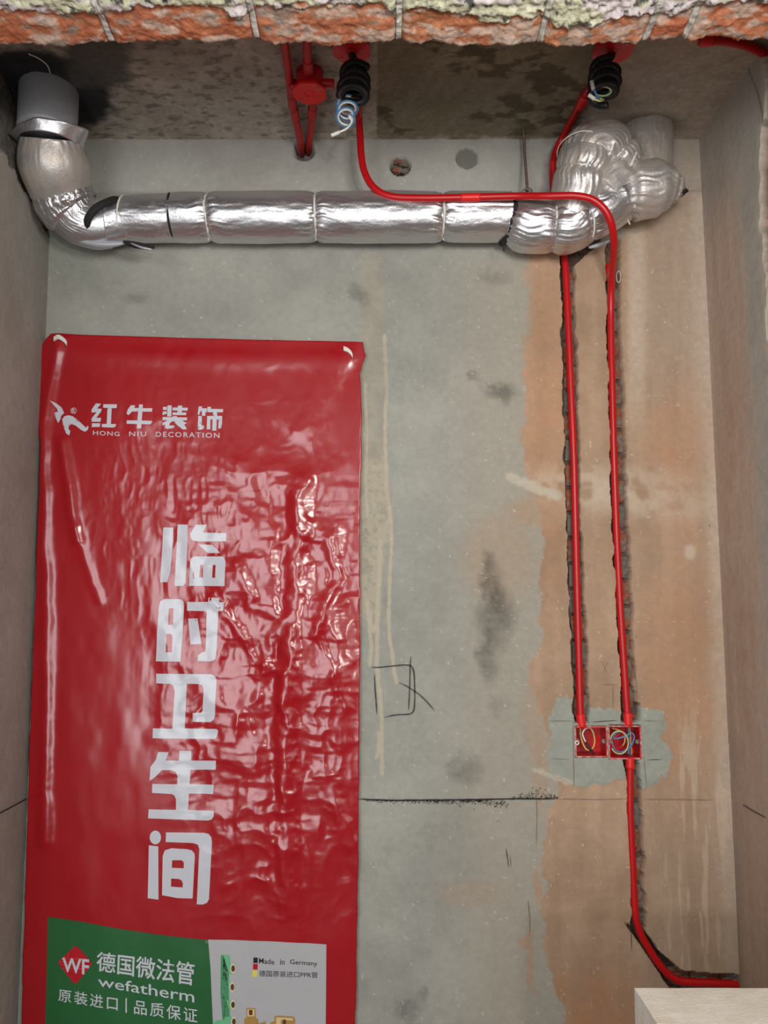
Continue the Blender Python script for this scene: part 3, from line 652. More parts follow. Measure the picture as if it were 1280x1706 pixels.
# ------------------------------------------------------------------ banner
def BL(y): return ip(y, [(540, 92), (556, 86), (566, 76), (580, 68), (600, 66), (640, 66), (700, 64), (722, 66), (735, 69), (800, 66), (900, 62), (1000, 59), (1100, 54), (1300, 47), (1500, 41), (1706, 36), (1900, 31)])
def BR(y): return ip(y, [(540, 604), (570, 606), (580, 609), (592, 605), (612, 600), (680, 603), (760, 602), (850, 600), (1000, 600), (1100, 600), (1300, 598), (1450, 597), (1540, 595), (1706, 592), (1900, 590)])
def BT(x): return ip(x, [(60, 556), (86, 556), (330, 563), (500, 568), (606, 570), (620, 570)])
HX = np.arange(20, 630, 1.6); HY = np.arange(545, 1910, 1.6)
def banner_height():
    x, y = np.meshgrid(HX, HY); h = np.zeros_like(x)
    wx = (fbm(x / 60, y / 60, 201) - .5) * 30; wy = (fbm(x / 60, y / 60, 202) - .5) * 30
    wz = (fbm(x / 25, y / 30, 204, 3) - .5) * (2 + 14 * sm(170, 300, x))
    h += (fbm(x / 130, y / 260, 203) - .5) * .012
    # pulled folds from the upper left tie
    def crest(pts, wd, amp, a=-1e9, b=1e9, fade=60):
        d = dline(x + wx * .3 + wz, y, pts); return amp * np.exp(-(d / wd) ** 2) * sm(a - fade, a, y) * sm(b + fade, b, y)
    h += crest([(102, 565), (84, 640), (74, 700), (72, 800), (76, 950), (78, 1080), (74, 1400)], 11, .007)
    h += crest([(104, 735), (116, 800), (122, 860), (128, 900)], 10, .007, 740, 900, 30)
    h += crest([(128, 880), (150, 960), (165, 1000)], 8, .003)
    h += crest([(102, 570), (160, 640), (240, 700)], 26, .003)
    h += crest([(580, 590), (540, 640), (505, 720)], 22, .003)
    h += crest([(85, 585), (300, 598), (580, 600)], 16, .003)
    # vertical pinch right of the middle
    h += crest([(505, 800), (498, 900), (492, 1000), (480, 1100), (478, 1200), (474, 1300), (478, 1420), (484, 1520)], 16, .008, 820, 1480, 80)
    h -= crest([(482, 820), (470, 930), (470, 1060), (455, 1160), (452, 1300), (455, 1420)], 13, .0035, 860, 1380, 80)
    h += crest([(360, 1000), (405, 1060), (430, 1100), (470, 1120)], 9, .005)
    h += crest([(400, 940), (420, 1010), (470, 1030)], 9, .004); h += crest([(430, 1160), (450, 1080), (480, 1020)], 9, .004)
    h += crest([(500, 890), (545, 900), (560, 960), (530, 1060), (575, 1180)], 8, .004)
    h += crest([(540, 1300), (575, 1380), (598, 1440)], 18, .006)
    # crumple
    cr = (blob(x, y, 450, 1080, 170, 330, .45)) * 1.0
    r0 = ridge((x + wx * 1.4) / 105, (y + wy * 1.4) / 120, 208, 2); r1 = ridge((x + wx) / 48, (y + wy) / 60, 210, 2); r2 = ridge((x + wx * .5) / 24, (y + wy * .5) / 30, 214, 2)
    h += cr * ((r0 - .5) * .016 + (r1 - .5) * .006 + (r2 - .5) * .0016)
    cr2 = blob(x, y, 470, 1440, 150, 120, .6) * .5 + blob(x, y, 330, 640, 260, 60, .8) * .12
    h += cr2 * ((r1 - .5) * .010 + (r2 - .5) * .002)
    # rolled-up memory: level bands
    h += .0034 * (fbm(x / 150, (y + wy * .5) / 21, 230, 3) - .5) * sm(760, 860, y) * sm(1420, 1300, y) * sm(230, 340, x)
    # small vertical puckers on the left half
    pk = blob(x, y, 270, 850, 130, 210, .5) * .9 + blob(x, y, 330, 1050, 90, 240, .6) * .6
    h += pk * (ridge((x + wx * .6) / 15, (y + wy) / 34, 220, 2) - .5) * .0013
    # lies back on the wall at its edges
    return h
BH = banner_height()
def bh(x, y):
    fx = np.clip((x - HX[0]) / 1.6, 0, len(HX) - 1.001); fy = np.clip((y - HY[0]) / 1.6, 0, len(HY) - 1.001)
    ix = fx.astype(int); iy = fy.astype(int); tx = fx - ix; ty = fy - iy
    return lerp(lerp(BH[iy, ix], BH[iy, ix + 1], tx), lerp(BH[iy + 1, ix], BH[iy + 1, ix + 1], tx), ty)
def FB(x, y, off=0.0):
    x = np.asarray(x, float); y = np.asarray(y, float)
    u, dy, dz = ray(x, y); Y0 = YB - .017
    t = Y0 / dy; X = u * t; Z = CAMZ + dz * t
    Yv = Y0 - bh(x, y) * .85 - off
    return np.stack([X, np.minimum(Yv, YB - .004 - off), Z], -1)
banner = thing('banner', 'tall wrinkled glossy red vinyl banner with white lettering tied flat against the grey back wall', 'banner', P(330, 1706, YB - .02))
nt_, ns_ = 640, 270
S, T_ = np.meshgrid(np.linspace(0, 1, ns_), np.linspace(0, 1, nt_))
y_ = 556 + T_ * (1880 - 556)
x_ = BL(y_) + S * (BR(y_) - BL(y_)); y_ = y_ + (1 - T_) ** 6 * (BT(x_) - 556)
x_ = x_ + (fbm(y_ / 22, S * 2, 5) - .5) * 2.5 * (np.abs(S - .5) * 2) ** 8
V = FB(x_.ravel(), y_.ravel())
sheet = meshobj('sheet', V, gridfaces(nt_, ns_)[:, ::-1], 'bannerred', banner)
sol = sheet.modifiers.new('thickness', 'SOLIDIFY'); sol.thickness = .0004; sol.offset = 1

def drape(me, name, m, mapf, parent=banner, off=.0008, cell=5.0):
    """cut a flat mesh finely, then lay it on the banner's folds. mapf: local xy -> pixel xy"""
    bm = bmesh.new(); bm.from_mesh(me)
    for v in bm.verts:
        a, b = mapf(v.co.x, v.co.y); v.co = (a, b, 0)
    bmesh.ops.remove_doubles(bm, verts=bm.verts[:], dist=.01)
    xs = [v.co.x for v in bm.verts]; ys = [v.co.y for v in bm.verts]
    k = math.ceil(min(xs) / cell) * cell
    while k < max(xs):
        bmesh.ops.bisect_plane(bm, geom=bm.verts[:] + bm.edges[:] + bm.faces[:], plane_co=(k, 0, 0), plane_no=(1, 0, 0)); k += cell
    k = math.ceil(min(ys) / cell) * cell
    while k < max(ys):
        bmesh.ops.bisect_plane(bm, geom=bm.verts[:] + bm.edges[:] + bm.faces[:], plane_co=(0, k, 0), plane_no=(0, 1, 0)); k += cell
    bmesh.ops.triangulate(bm, faces=bm.faces[:])
    A = np.array([(v.co.x, v.co.y) for v in bm.verts]); W = FB(A[:, 0], A[:, 1], off)
    for v, w_ in zip(bm.verts, W): v.co = w_
    bmesh.ops.recalc_face_normals(bm, faces=bm.faces[:])
    if bm.faces and sum(f.normal.y for f in bm.faces) > 0: bmesh.ops.reverse_faces(bm, faces=bm.faces[:])
    out = bpy.data.meshes.new(name); bm.to_mesh(out); bm.free(); out.materials.append(M[m])
    for p in out.polygons: p.use_smooth = True
    bpy.data.meshes.remove(me)
    return link(name, out, parent)
def curve_mesh(splines):
    cu = bpy.data.curves.new('outline', 'CURVE'); cu.dimensions = '2D'; cu.fill_mode = 'FRONT'
    for s in splines:
        sp = cu.splines.new('POLY'); sp.points.add(len(s) - 1); sp.use_cyclic_u = True
        for p_, (a, b) in zip(sp.points, s): p_.co = (a, b, 0, 1)
    o = bpy.data.objects.new('outline', cu); COL.objects.link(o)
    bpy.context.view_layer.update()
    me = bpy.data.meshes.new_from_object(o.evaluated_get(bpy.context.evaluated_depsgraph_get()))
    bpy.data.objects.remove(o); bpy.data.curves.remove(cu); return me
def shape(name, polys, m, ox=0, oy=0, sc=1.0, **k):
    """polys in zoomed pixels of the reading crop; sc = zoom"""
    return drape(curve_mesh([[(a, b) for a, b in p] for p in polys]), name, m, lambda a, b: (ox + a / sc, oy + b / sc), **k)
def text(name, body, quad, m, bold=0.0, spacing=1.0, **k):
    """quad: pixel corners tl, tr, br, bl of the text's ink box"""
    cu = bpy.data.curves.new('type', 'FONT'); cu.body = body; cu.offset = bold; cu.resolution_u = 3; cu.space_character = spacing
    o = bpy.data.objects.new('type', cu); COL.objects.link(o); bpy.context.view_layer.update()
    me = bpy.data.meshes.new_from_object(o.evaluated_get(bpy.context.evaluated_depsgraph_get()))
    bpy.data.objects.remove(o); bpy.data.curves.remove(cu)
    X = [v.co.x for v in me.vertices]; Y = [v.co.y for v in me.vertices]
    x0, x1, y0, y1 = min(X), max(X), min(Y), max(Y); tl, tr, br, bl = [Vector(q) for q in quad]
    def f(a, b):
        s = (a - x0) / (x1 - x0); t = (b - y0) / (y1 - y0)
        q = bl.lerp(br, s).lerp(tl.lerp(tr, s), t); return q.x, q.y
    return drape(me, name, m, f, **k)
def circ(cx, cy, rx, ry=None, n=28): ry = ry or rx; return [(cx + rx * math.cos(2 * math.pi * i / n), cy + ry * math.sin(2 * math.pi * i / n)) for i in range(n)]
def rnd_(pts, k=3):                       # soften a polygon a little (Chaikin once, keeps straight runs)
    return pts
A_ = dict(ox=200, oy=860, sc=5.018); B_ = dict(ox=200, oy=1180, sc=5.018)
W_ = 'bannerwhite'
shape('lettering', [[(366, 95), (448, 97), (440, 290), (420, 480), (395, 552), (338, 550), (352, 300)],
                    [(487, 70), (573, 72), (566, 300), (548, 560), (530, 583), (457, 583), (474, 300)],
                    [(638, 72), (730, 74), (698, 138), (893, 143), (890, 210), (640, 210), (612, 203), (594, 180), (592, 148)],
                    [(658, 237), (775, 240), (840, 308), (732, 308)],
                    [(620, 337), (850, 337), (878, 350), (888, 380), (882, 585), (578, 582), (588, 400), (598, 352)],
                    [(672, 408), (695, 408), (693, 513), (665, 513)], [(780, 408), (803, 408), (802, 516), (775, 516)]], W_, **A_)
shape('lettering', [[(370, 693), (505, 693), (530, 712), (536, 750), (525, 1000), (508, 1215), (300, 1213), (312, 1000), (326, 760), (340, 712)],
                    [(410, 770), (448, 770), (445, 908), (402, 908)], [(390, 983), (425, 983), (438, 1000), (441, 1020), (437, 1137), (387, 1137)],
                    [(572, 855), (655, 855), (683, 1068), (592, 1070)],
                    [(563, 717), (742, 717), (745, 680), (835, 683), (835, 718), (875, 720), (870, 792), (828, 793), (808, 1165), (798, 1195), (770, 1213), (652, 1212), (655, 1160), (690, 1138), (712, 1132), (718, 1110), (732, 810), (725, 797), (700, 793), (562, 790)]], W_, **A_)
shape('lettering', [[(302, 1317), (765, 1320), (795, 1335), (808, 1362), (808, 1395), (797, 1660), (785, 1700), (755, 1721), (608, 1718), (610, 1644), (680, 1642), (692, 1625), (702, 1445), (690, 1412), (660, 1402), (560, 1400), (541, 1776), (808, 1778), (822, 1792), (812, 1842), (800, 1855), (778, 1863), (272, 1856), (275, 1774), (438, 1776), (458, 1460), (445, 1415), (420, 1402), (302, 1397)]], W_, **A_)
shape('lettering', [[(320, 365), (407, 368), (385, 435), (492, 438), (497, 355), (595, 357), (592, 438), (803, 437), (800, 513), (588, 516), (580, 636), (782, 640), (779, 717), (575, 715), (568, 852), (788, 855), (785, 900), (768, 928), (735, 938), (235, 920), (240, 845), (468, 850), (468, 760), (455, 730), (430, 717), (267, 708), (270, 632), (478, 636), (482, 570), (465, 530), (430, 517), (350, 517), (300, 570), (247, 607), (255, 490), (300, 430)]], W_, **B_)
shape('lettering', [circ(296, 1080, 47, 57), [(241, 1145), (320, 1155), (322, 1600), (232, 1587)],
                    [(385, 1038), (700, 1040), (740, 1050), (764, 1078), (770, 1120), (745, 1595), (728, 1625), (690, 1640), (642, 1638), (665, 1175), (652, 1138), (610, 1125), (382, 1118)],
                    [(430, 1170), (560, 1178), (602, 1188), (624, 1212), (627, 1245), (607, 1590), (480, 1585), (352, 1563), (357, 1235), (375, 1188)],
                    [(437, 1270), (515, 1270), (532, 1283), (535, 1300), (533, 1338), (433, 1333)], [(428, 1423), (490, 1425), (518, 1438), (527, 1465), (525, 1497), (427, 1490)]], W_, **B_)
C_ = dict(ox=70, oy=650, sc=4.0)
shape('emblem', [[(58, 72), (95, 88), (130, 115), (148, 152), (128, 172), (122, 190), (127, 186), (108, 220), (95, 190), (82, 160), (86, 149), (106, 145), (100, 122), (78, 98)],
                 [(135, 195), (148, 175), (172, 167), (205, 174), (240, 200), (270, 228), (292, 248), (301, 250), (303, 238), (313, 246), (305, 268), (288, 278), (262, 266), (225, 236), (200, 228), (180, 236), (176, 255), (190, 275), (183, 303), (162, 288), (143, 240)]], W_, **C_)
shape('registered_mark', [circ(211, 137, 20), circ(211, 137, 16.5)[::-1]], W_, **C_)
text('registered_mark', 'R', ((120.2, 681), (125.4, 681), (125.4, 687.6), (120.2, 687.6)), W_, bold=.01)
# company name, four heavy characters
shape('lettering', [[(362, 90), (397, 93), (370, 124), (400, 126), (398, 142), (364, 186), (396, 186), (392, 212), (334, 212), (332, 190), (366, 148), (332, 150), (334, 128)], [(336, 222), (390, 222), (388, 246), (333, 247)],
                    [(412, 96), (503, 97), (501, 122), (468, 122), (462, 228), (497, 228), (492, 245), (480, 251), (400, 248), (402, 227), (434, 227), (440, 121), (411, 119)]], W_, **C_)
shape('lettering', [[(597, 103), (625, 105), (618, 121), (648, 122), (650, 97), (675, 98), (674, 122), (737, 122), (735, 145), (672, 145), (669, 205), (737, 207), (730, 226), (722, 230), (667, 229), (664, 257), (637, 257), (638, 228), (567, 226), (568, 204), (640, 205), (645, 145), (605, 145), (580, 170), (567, 158), (576, 130)]], W_, **C_)
shape('lettering', [[(838, 103), (866, 103), (864, 176), (836, 176)], [(808, 113), (834, 113), (834, 133), (808, 133)], [(806, 146), (834, 140), (834, 158), (806, 168)],
                    [(872, 117), (906, 117), (908, 104), (937, 105), (936, 118), (974, 119), (972, 138), (934, 138), (932, 150), (964, 151), (962, 168), (872, 167), (872, 150), (904, 150), (905, 137), (872, 136)],
                    [(806, 181), (873, 181), (873, 175), (902, 175), (902, 182), (970, 184), (968, 203), (935, 203), (968, 222), (950, 229), (968, 262), (940, 264), (905, 236), (880, 210), (868, 210), (852, 224), (850, 236), (885, 238), (880, 254), (835, 260), (822, 250), (822, 228), (805, 238), (805, 222), (838, 202), (806, 201)]], W_, **C_)
shape('lettering', [[(1046, 110), (1070, 110), (1066, 122), (1102, 123), (1100, 148), (1090, 152), (1090, 172), (1068, 172), (1068, 142), (1058, 142), (1050, 165), (1040, 165)], [(1044, 172), (1068, 176), (1066, 238), (1080, 236), (1080, 258), (1062, 266), (1044, 266), (1040, 250)],
                    [(1104, 112), (1128, 113), (1126, 126), (1208, 127), (1206, 148), (1168, 148), (1168, 172), (1202, 173), (1200, 240), (1192, 256), (1176, 256), (1178, 196), (1166, 196), (1162, 270), (1136, 270), (1138, 196), (1124, 196), (1122, 262), (1100, 262), (1102, 174), (1140, 172), (1142, 148), (1104, 147)]], W_, **C_)
text('lettering', 'HONG', ((155.6, 717.5), (200, 720), (200, 727), (155.6, 725)), W_, bold=.006, spacing=1.15)
text('lettering', 'NIU', ((216, 719.5), (244.5, 719.5), (244.5, 727.5), (216, 727)), W_, bold=.006, spacing=1.2)
text('lettering', 'DECORATION', ((260, 719.5), (366, 721.5), (366, 730), (260, 728)), W_, bold=.006, spacing=1.25)
# lower advertisement
shape('green_panel', [[(80, 1527), (140, 1536), (200, 1547), (260, 1556), (330, 1564), (347, 1566), (351, 1610), (355, 1706), (358, 1870), (72, 1870), (76, 1700)]], 'bannergreen', cell=6, off=.0011)
shape('white_panel', [[(347, 1565), (440, 1567), (544, 1573), (543, 1706), (541, 1870), (358, 1870), (355, 1706), (351, 1610)]], 'bannergrey', cell=6, off=.0011)
K2 = dict(off=.0018)
dm = []
for (cx_, cy_) in ((126, 1576.5), (153.5, 1605), (126, 1638), (97.5, 1604)):
    pass
shape('emblem', [[(121, 1580), (124, 1576.5), (128, 1576.5), (131, 1579), (151, 1600), (153.5, 1605), (151, 1610), (131, 1634), (127, 1638), (123, 1637), (101, 1610), (97.5, 1604.5), (99, 1600)]], 'pdeep', **K2)
text('lettering', 'WF', ((104, 1595), (149, 1598), (149, 1624), (104, 1618)), 'bannerwhite', bold=.02, off=.0023)
text('lettering', '德国微法管', ((162, 1584), (325, 1603), (323, 1642), (161, 1617)), 'bannerwhite', bold=.012, **K2)
text('lettering', 'wefatherm', ((164, 1625), (324, 1650), (324, 1670), (164, 1642)), 'bannerwhite', bold=.004, **K2)
text('lettering', '原装进口', ((98, 1646), (197, 1660), (197, 1683), (98, 1667)), 'bannerwhite', bold=.006, spacing=1.25, **K2)
shape('divider_line', [[(210, 1662), (212, 1662), (212, 1686), (210, 1686)]], 'bannerwhite', **K2)
text('lettering', '品质保证', ((224, 1664), (329, 1680), (329, 1704), (224, 1688)), 'bannerwhite', bold=.006, spacing=1.25, **K2)
E_ = dict(ox=340, oy=1550, sc=5.818, off=.0013)
shape('flag_square', [[(481, 258), (524, 260), (522, 314), (479, 312)]], 'pblack', **E_)
shape('flag_square', [[(477, 320), (523, 322), (521, 378), (475, 375)]], 'pdeep', **E_)
shape('flag_square', [[(472, 385), (517, 387), (515, 445), (495, 452), (470, 440)]], 'pyellow', **E_)
text('lettering', 'Made', ((431.8, 1595), (457.5, 1598), (457.5, 1606.5), (431.8, 1604.5)), 'pblack', bold=.008, off=.0013)
text('lettering', 'in', ((467, 1597.5), (474.5, 1598), (474.5, 1607), (467, 1606.5)), 'pblack', bold=.008, off=.0013)
text('lettering', 'Germany', ((483.5, 1597.5), (529, 1601), (529, 1611), (483.5, 1608)), 'pblack', bold=.008, off=.0013)
text('lettering', '德国原装进口PPR管', ((432, 1616), (529.5, 1619), (529.5, 1629), (432, 1626.5)), 'pblack', bold=.006, off=.0013)
# printed picture of fittings
shape('printed_manifold', [[(165, 232), (255, 235), (256, 320), (290, 312), (305, 330), (308, 380), (300, 410), (270, 424), (245, 415), (246, 500), (285, 498), (304, 520), (304, 560), (290, 575), (250, 570), (248, 675), (290, 670), (308, 690), (308, 740), (290, 765), (252, 760), (258, 830), (320, 850), (322, 908), (330, 1100), (170, 1100), (85, 905), (120, 870), (180, 862), (162, 600)]], 'pgreen', **E_)
shape('printed_shading', [[(165, 240), (190, 245), (186, 600), (200, 860), (180, 862), (162, 600)], [(180, 390), (240, 415), (236, 500), (182, 480)], [(182, 580), (240, 575), (240, 675), (184, 660)], [(188, 765), (245, 762), (248, 830), (196, 840)]], 'pgreendark', ox=340, oy=1550, sc=5.818, off=.0017)
for (a, b) in ((282, 365), (275, 545), (282, 715), (290, 880)):
    shape('printed_ring', [circ(a, b, 27, 50)], 'pcream', ox=340, oy=1550, sc=5.818, off=.0019, cell=20)
    shape('printed_bore', [circ(a + 2, b, 18, 31)], 'pbrown', ox=340, oy=1550, sc=5.818, off=.0023, cell=20)
shape('printed_brass_fitting', [[(410, 750), (500, 755), (502, 850), (525, 860), (530, 905), (600, 880), (600, 1000), (390, 1000), (392, 850), (412, 845)]], 'pbrass', **E_)
shape('printed_brass_fitting', [[(682, 835), (720, 826), (870, 835), (885, 860), (888, 1000), (640, 1000), (645, 890), (684, 880)]], 'pbrass', **E_)
shape('printed_highlight', [[(422, 762), (490, 764), (490, 832), (420, 832)]], 'pbrasslight', ox=340, oy=1550, sc=5.818, off=.0017)
shape('printed_highlight', [[(700, 842), (860, 850), (862, 872), (745, 868), (745, 940), (700, 940)]], 'pbrasslight', ox=340, oy=1550, sc=5.818, off=.0017)
for pl in ([(437, 768), (472, 770), (470, 820), (437, 818)], [(765, 862), (795, 864), (795, 905), (765, 905)]):
    shape('printed_bore', [pl], 'pbrown', ox=340, oy=1550, sc=5.818, off=.0021)
# corner ties
for (pts, lab) in ((((93, 567), (101, 564), (110, 569), (114, 574)), 1), (((573, 582), (580, 585), (586, 591), (588, 596)), 2)):
    Vt = []; q = FB(np.array([p_[0] for p_ in pts]), np.array([p_[1] for p_ in pts]), .004)
    C, _ = smoothpath([tuple(k) for k in q], .002); n = len(C); Vt = []
    for i, c in enumerate(C):
        for (dx, dy_, dz_) in ((.0, 0, .0055), (0, -.004, .0050), (0, -.004, -.0060), (0, 0, -.0065)): Vt.append((c[0] + dx, c[1] + dy_ + .001, c[2] + dz_))
    Fc = [[i * 4 + j, i * 4 + (j + 1) % 4, (i + 1) * 4 + (j + 1) % 4, (i + 1) * 4 + j] for i in range(n - 1) for j in range(4)] + [[0, 3, 2, 1], [(n - 1) * 4 + k for k in range(4)]]
    o = meshobj('corner_tie', Vt, Fc, 'tie', banner, smooth=False); o['label'] = 'white nylon corner tie'

# ------------------------------------------------------------------ foil-wrapped drain pipe
PY = YB - .066
pipe = thing('drain_pipe', 'large drain pipe wrapped in crinkled silver foil running across the top of the back wall', 'pipe', P(527, 362, PY))
def foil_rad(ties, A=.011, pinch=.007, lam=.020, nth=34, seed=0, base=.0004, flat=None):
    """radius law: pinched at each tie (s positions), creases fanning out from it"""
    def f(s, th, r):
        out = r.copy()
        for k, t in enumerate(ties):
            d = np.abs(s - t); out -= pinch * np.exp(-(d / .012) ** 1.5)
            w1 = th * nth / (2 * math.pi)
            cr = ridge(w1 + .35 * np.sin(s * 90 + k), s * 9 + k * 3 + np.where(s > t, 7.7, 0), seed + k, 2) - .5
            out += A * cr * np.exp(-d / lam) * sm(0, .004, d)
        out += base * (ridge(th * 5, s * 26, seed + 50, 3) - .5) * 2.2
        out += .0022 * (fbm(th * 1.6, s * 9, seed + 60) - .5) * 2 + .0012 * (ridge(th * 2.5, s * 14, seed + 70, 2) - .5)
        if flat is not None: out *= flat(th, s)
        return out
    return f
def seg(name, pts, R, ties=(), m='foil', nu=150, step=.0022, parent=pipe, **k):
    return tube(name, pts, R, m, parent, nu=nu, step=step, rad=foil_rad(list(ties), **k), cap=True)
def HP(x, y=362, Y=PY): return P(x, y, Y)
kx = 1 / F * PY / ray(640, 362)[1]             # metres per pixel on the pipe's line
def run(x0, x1, R, seed, t0=True, t1=True, y0=362, y1=362, **k):
    L_ = (x1 - x0) * kx; ties = ([0.0] if t0 else []) + ([L_] if t1 else [])
    return seg('foil_sleeve', [HP(x0, y0), HP((x0 + x1) / 2, (y0 + y1) / 2), HP(x1, y1)], R, ties, seed=seed, **k)
run(205, 288, [.0565, .058, .0575], 3, False, False, base=.0006, y0=366, y1=364)
run(286, 350, [.0585, .0600, .0595], 7, False, True, y0=363)
run(350, 527, [.0600, .0620, .0600], 11)
run(527, 737, [.0605, .0625, .0605], 17)
run(737, 850, [.0600, .0612, .0600], 23, True, False)
for x, s in ((350, 1), (527, 2), (737, 3)):
    o = ringtube('cable_tie', HP(x), (1, 0, 0), .0545, .0016, 'tie', pipe, wob=.004, seed=s)
    tl = HP(x, 404); tube('tie_tail', [(tl[0], tl[1] - .02, tl[2] + .003), (tl[0] + .002, tl[1] - .024, tl[2] - .006)], .0012, 'tie', o, nu=6)
# seams of black foam and the strap left of the first tie
ringtube('foam_band', HP(288, 363), (1, .06, .10), .0570, .0022, 'rubber', pipe, wob=.003, seed=5)
o = ringtube('cable_tie', HP(208, 366), (1, 0, -.12), .0575, .0014, 'tie', pipe, wob=.002, seed=8)
# left bend
ZCc = ZC - .0
A0 = (-0.797, 1.705, ZC + .02); A1 = (-0.797, 1.705, P(73, 222, 1.705)[2])
tube('riser_sleeve', [A0, A1], .066, 'foilgrey', pipe, nu=64, step=.006, rad=lambda s, th, r: r + .0012 * (fbm(th * 1.5, s * 12, 4) - .5) * 2 + .0012 * np.exp(-(np.abs(th - 2.4) / .2) ** 2))
B0 = P(86, 232, 1.712); B1 = P(90, 275, 1.74); B2 = P(103, 322, 1.785)
seg('foil_sleeve', [B0, B1, B2], [.070, .0800, .0725], [0.0], m='foildusty', seed=31, A=.005, lam=.012, pinch=.002, nth=40, base=.0003)
# torn collar between riser and bend
def collar():
    n = 72; rows = 10; V = []
    c0 = Vector(P(84, 234, 1.71)); ax = Vector((.05, -.1, 1)).normalized(); e1 = Vector((1, 0, 0)); e1 = (e1 - ax * e1.dot(ax)).normalized(); e2 = ax.cross(e1)
    for j in range(rows):
        t = j / (rows - 1)
        for i in range(n):
            th = 2 * math.pi * i / n
            ext = .004 + .016 * math.exp(-((math.atan2(math.sin(th + .3), math.cos(th + .3))) / .55) ** 2) + .014 * math.exp(-((math.atan2(math.sin(th - 3.4), math.cos(th - 3.4))) / .35) ** 2)
            r = .069 + (ext + .004) * t + .0015 * math.sin(th * 9 + t * 3) * t
            zz = .028 * t + .012 * t * math.sin(th * 1 + 1.0) - .016 * t * t * math.cos(th - .2) * 0 + .004 * math.sin(3 * th) * t
            V.append(tuple(c0 + e1 * (r * math.cos(th)) + e2 * (r * math.sin(th)) + ax * (zz - .012)))
    o = meshobj('foil_collar', V, gridfaces(rows, n, True).tolist(), 'foil', pipe)
    s_ = o.modifiers.new('thickness', 'SOLIDIFY'); s_.thickness = .0012; s_.offset = 0
collar()
ringtube('cable_tie', P(86, 236, 1.712), (.06, -.15, 1), .0705, .0012, 'tie', pipe, wob=.004, seed=4)
# cuff then elbow
def gather(s, th, r): return r + .0034 * (ridge(th * 15, s * 40, 71, 3) - .5) * 2
tube('foil_cuff', [P(103, 318, 1.78), P(110, 336, 1.793), P(118, 351, 1.803), P(124, 358, 1.808)], [.0705, .0755, .0700, .056], 'foil', pipe, nu=220, step=.0015, rad=gather)
tube('foil_sleeve', [P(112, 340, 1.795), P(130, 362, 1.815), P(157, 374, 1.828), P(182, 374, 1.832)], [.064, .0625, .0605, .058], 'foil', pipe, nu=200, step=.002,
     rad=lambda s, th, r: r + .0030 * (ridge(th * 17 + s * 8, s * 12, 74, 3) - .5) * 2 * sm(.085, .03, s) + .0006 * np.sin(th * 3))
ringtube('foam_band', P(176, 367, 1.820), (.76, .05, -.62), .0615, .0066, 'rubber', pipe, wob=.006, seed=12)
seg('foil_sleeve', [P(168, 373, 1.830), P(190, 369, 1.833), P(209, 366, 1.834)], [.0572, .0575, .0572], (), seed=37, base=.0006, nu=120)
# loose lips under the bend
def lip(name, pts, w_, m, yoff=0):
    C, _ = smoothpath([P(*p_) for p_ in pts], .004); V = []; n = len(C)
    for i, c in enumerate(C):
        k = math.sin(math.pi * min(1, (i + 1.5) / (n + 1))) ** .5
        V += [(c[0], c[1] - w_ * k * .2, c[2] + w_ * k * .5), (c[0], c[1] - w_ * .55 * k, c[2]), (c[0] + .002, c[1] - w_ * .2, c[2] - w_ * k * .5)]
    o = meshobj(name, V, [[3 * i + j, 3 * i + j + 1, 3 * (i + 1) + j + 1, 3 * (i + 1) + j] for i in range(n - 1) for j in (0, 1)], m, pipe)
    s_ = o.modifiers.new('thickness', 'SOLIDIFY'); s_.thickness = .002; s_.offset = 0; return o
lip('foil_lip', [(103, 372, 1.80), (120, 392, 1.81), (145, 404, 1.815), (180, 408, 1.815), (212, 405, 1.812)], .024, 'foilgrey')
lip('foam_lip', [(206, 404, 1.80), (225, 409, 1.80), (243, 412, 1.80), (258, 413, 1.80)], .016, 'rubber')
lip('foil_lip', [(218, 406, 1.79), (236, 413, 1.79), (254, 416, 1.79)], .006, 'foil')
tube('tie_tail', [P(84, 122, 1.64), P(78, 108, 1.60), P(64, 97, 1.57), P(48, 90, 1.54)], .0014, 'tie', pipe, nu=6)
# strap at the joint right of the straight run
ringtube('foam_band', HP(846, 366), (1, .1, -.10), .0600, .0042, 'rubber', pipe, wob=.008, seed=21)
lip('foam_lip', [(838, 400, 1.79), (838, 410, 1.785), (839, 419, 1.785)], .010, 'rubber')
# right-hand trap
def joined(pts, R, ties, **k): return seg('foil_sleeve', pts, R, ties, **k)
joined([P(852, 372, 1.832), P(878, 376, 1.825), P(905, 378, 1.822), P(925, 376, 1.820)], [.058, .0655, .064, .060], [0.0, .112], seed=41, A=.013, lam=.032)
ringtube('cable_tie', P(858, 370, 1.832), (1, 0, .06), .0585, .0017, 'tie', pipe, wob=.006, seed=13)
joined([P(920, 376, 1.820), P(942, 376, 1.815), P(968, 366, 1.808), P(978, 362, 1.805)], [.060, .0665, .064, .062], [0.0, .09], seed=43, A=.013, lam=.032)
ringtube('cable_tie', P(921, 376, 1.820), (1, 0, -.08), .0590, .0015, 'tie', pipe, wob=.004, seed=14)
joined([P(972, 364, 1.806), P(1000, 348, 1.80), P(1028, 330, 1.795), P(1046, 320, 1.79)], [.0620, .0650, .0620, .0560], [0.0, .125], seed=47, A=.013, lam=.032, m='foil')
ringtube('cable_tie', P(974, 364, 1.806), (1, 0, .28), .0605, .0015, 'tie', pipe, wob=.004, seed=15)
joined([P(1044, 320, 1.79), P(1060, 318, 1.788), P(1090, 314, 1.788), P(1112, 314, 1.79), P(1128, 316, 1.792), P(1137, 318, 1.793)], [.058, .069, .068, .054, .034, .016], [0.0, .118], seed=53, A=.013, lam=.032, m='foildusty')
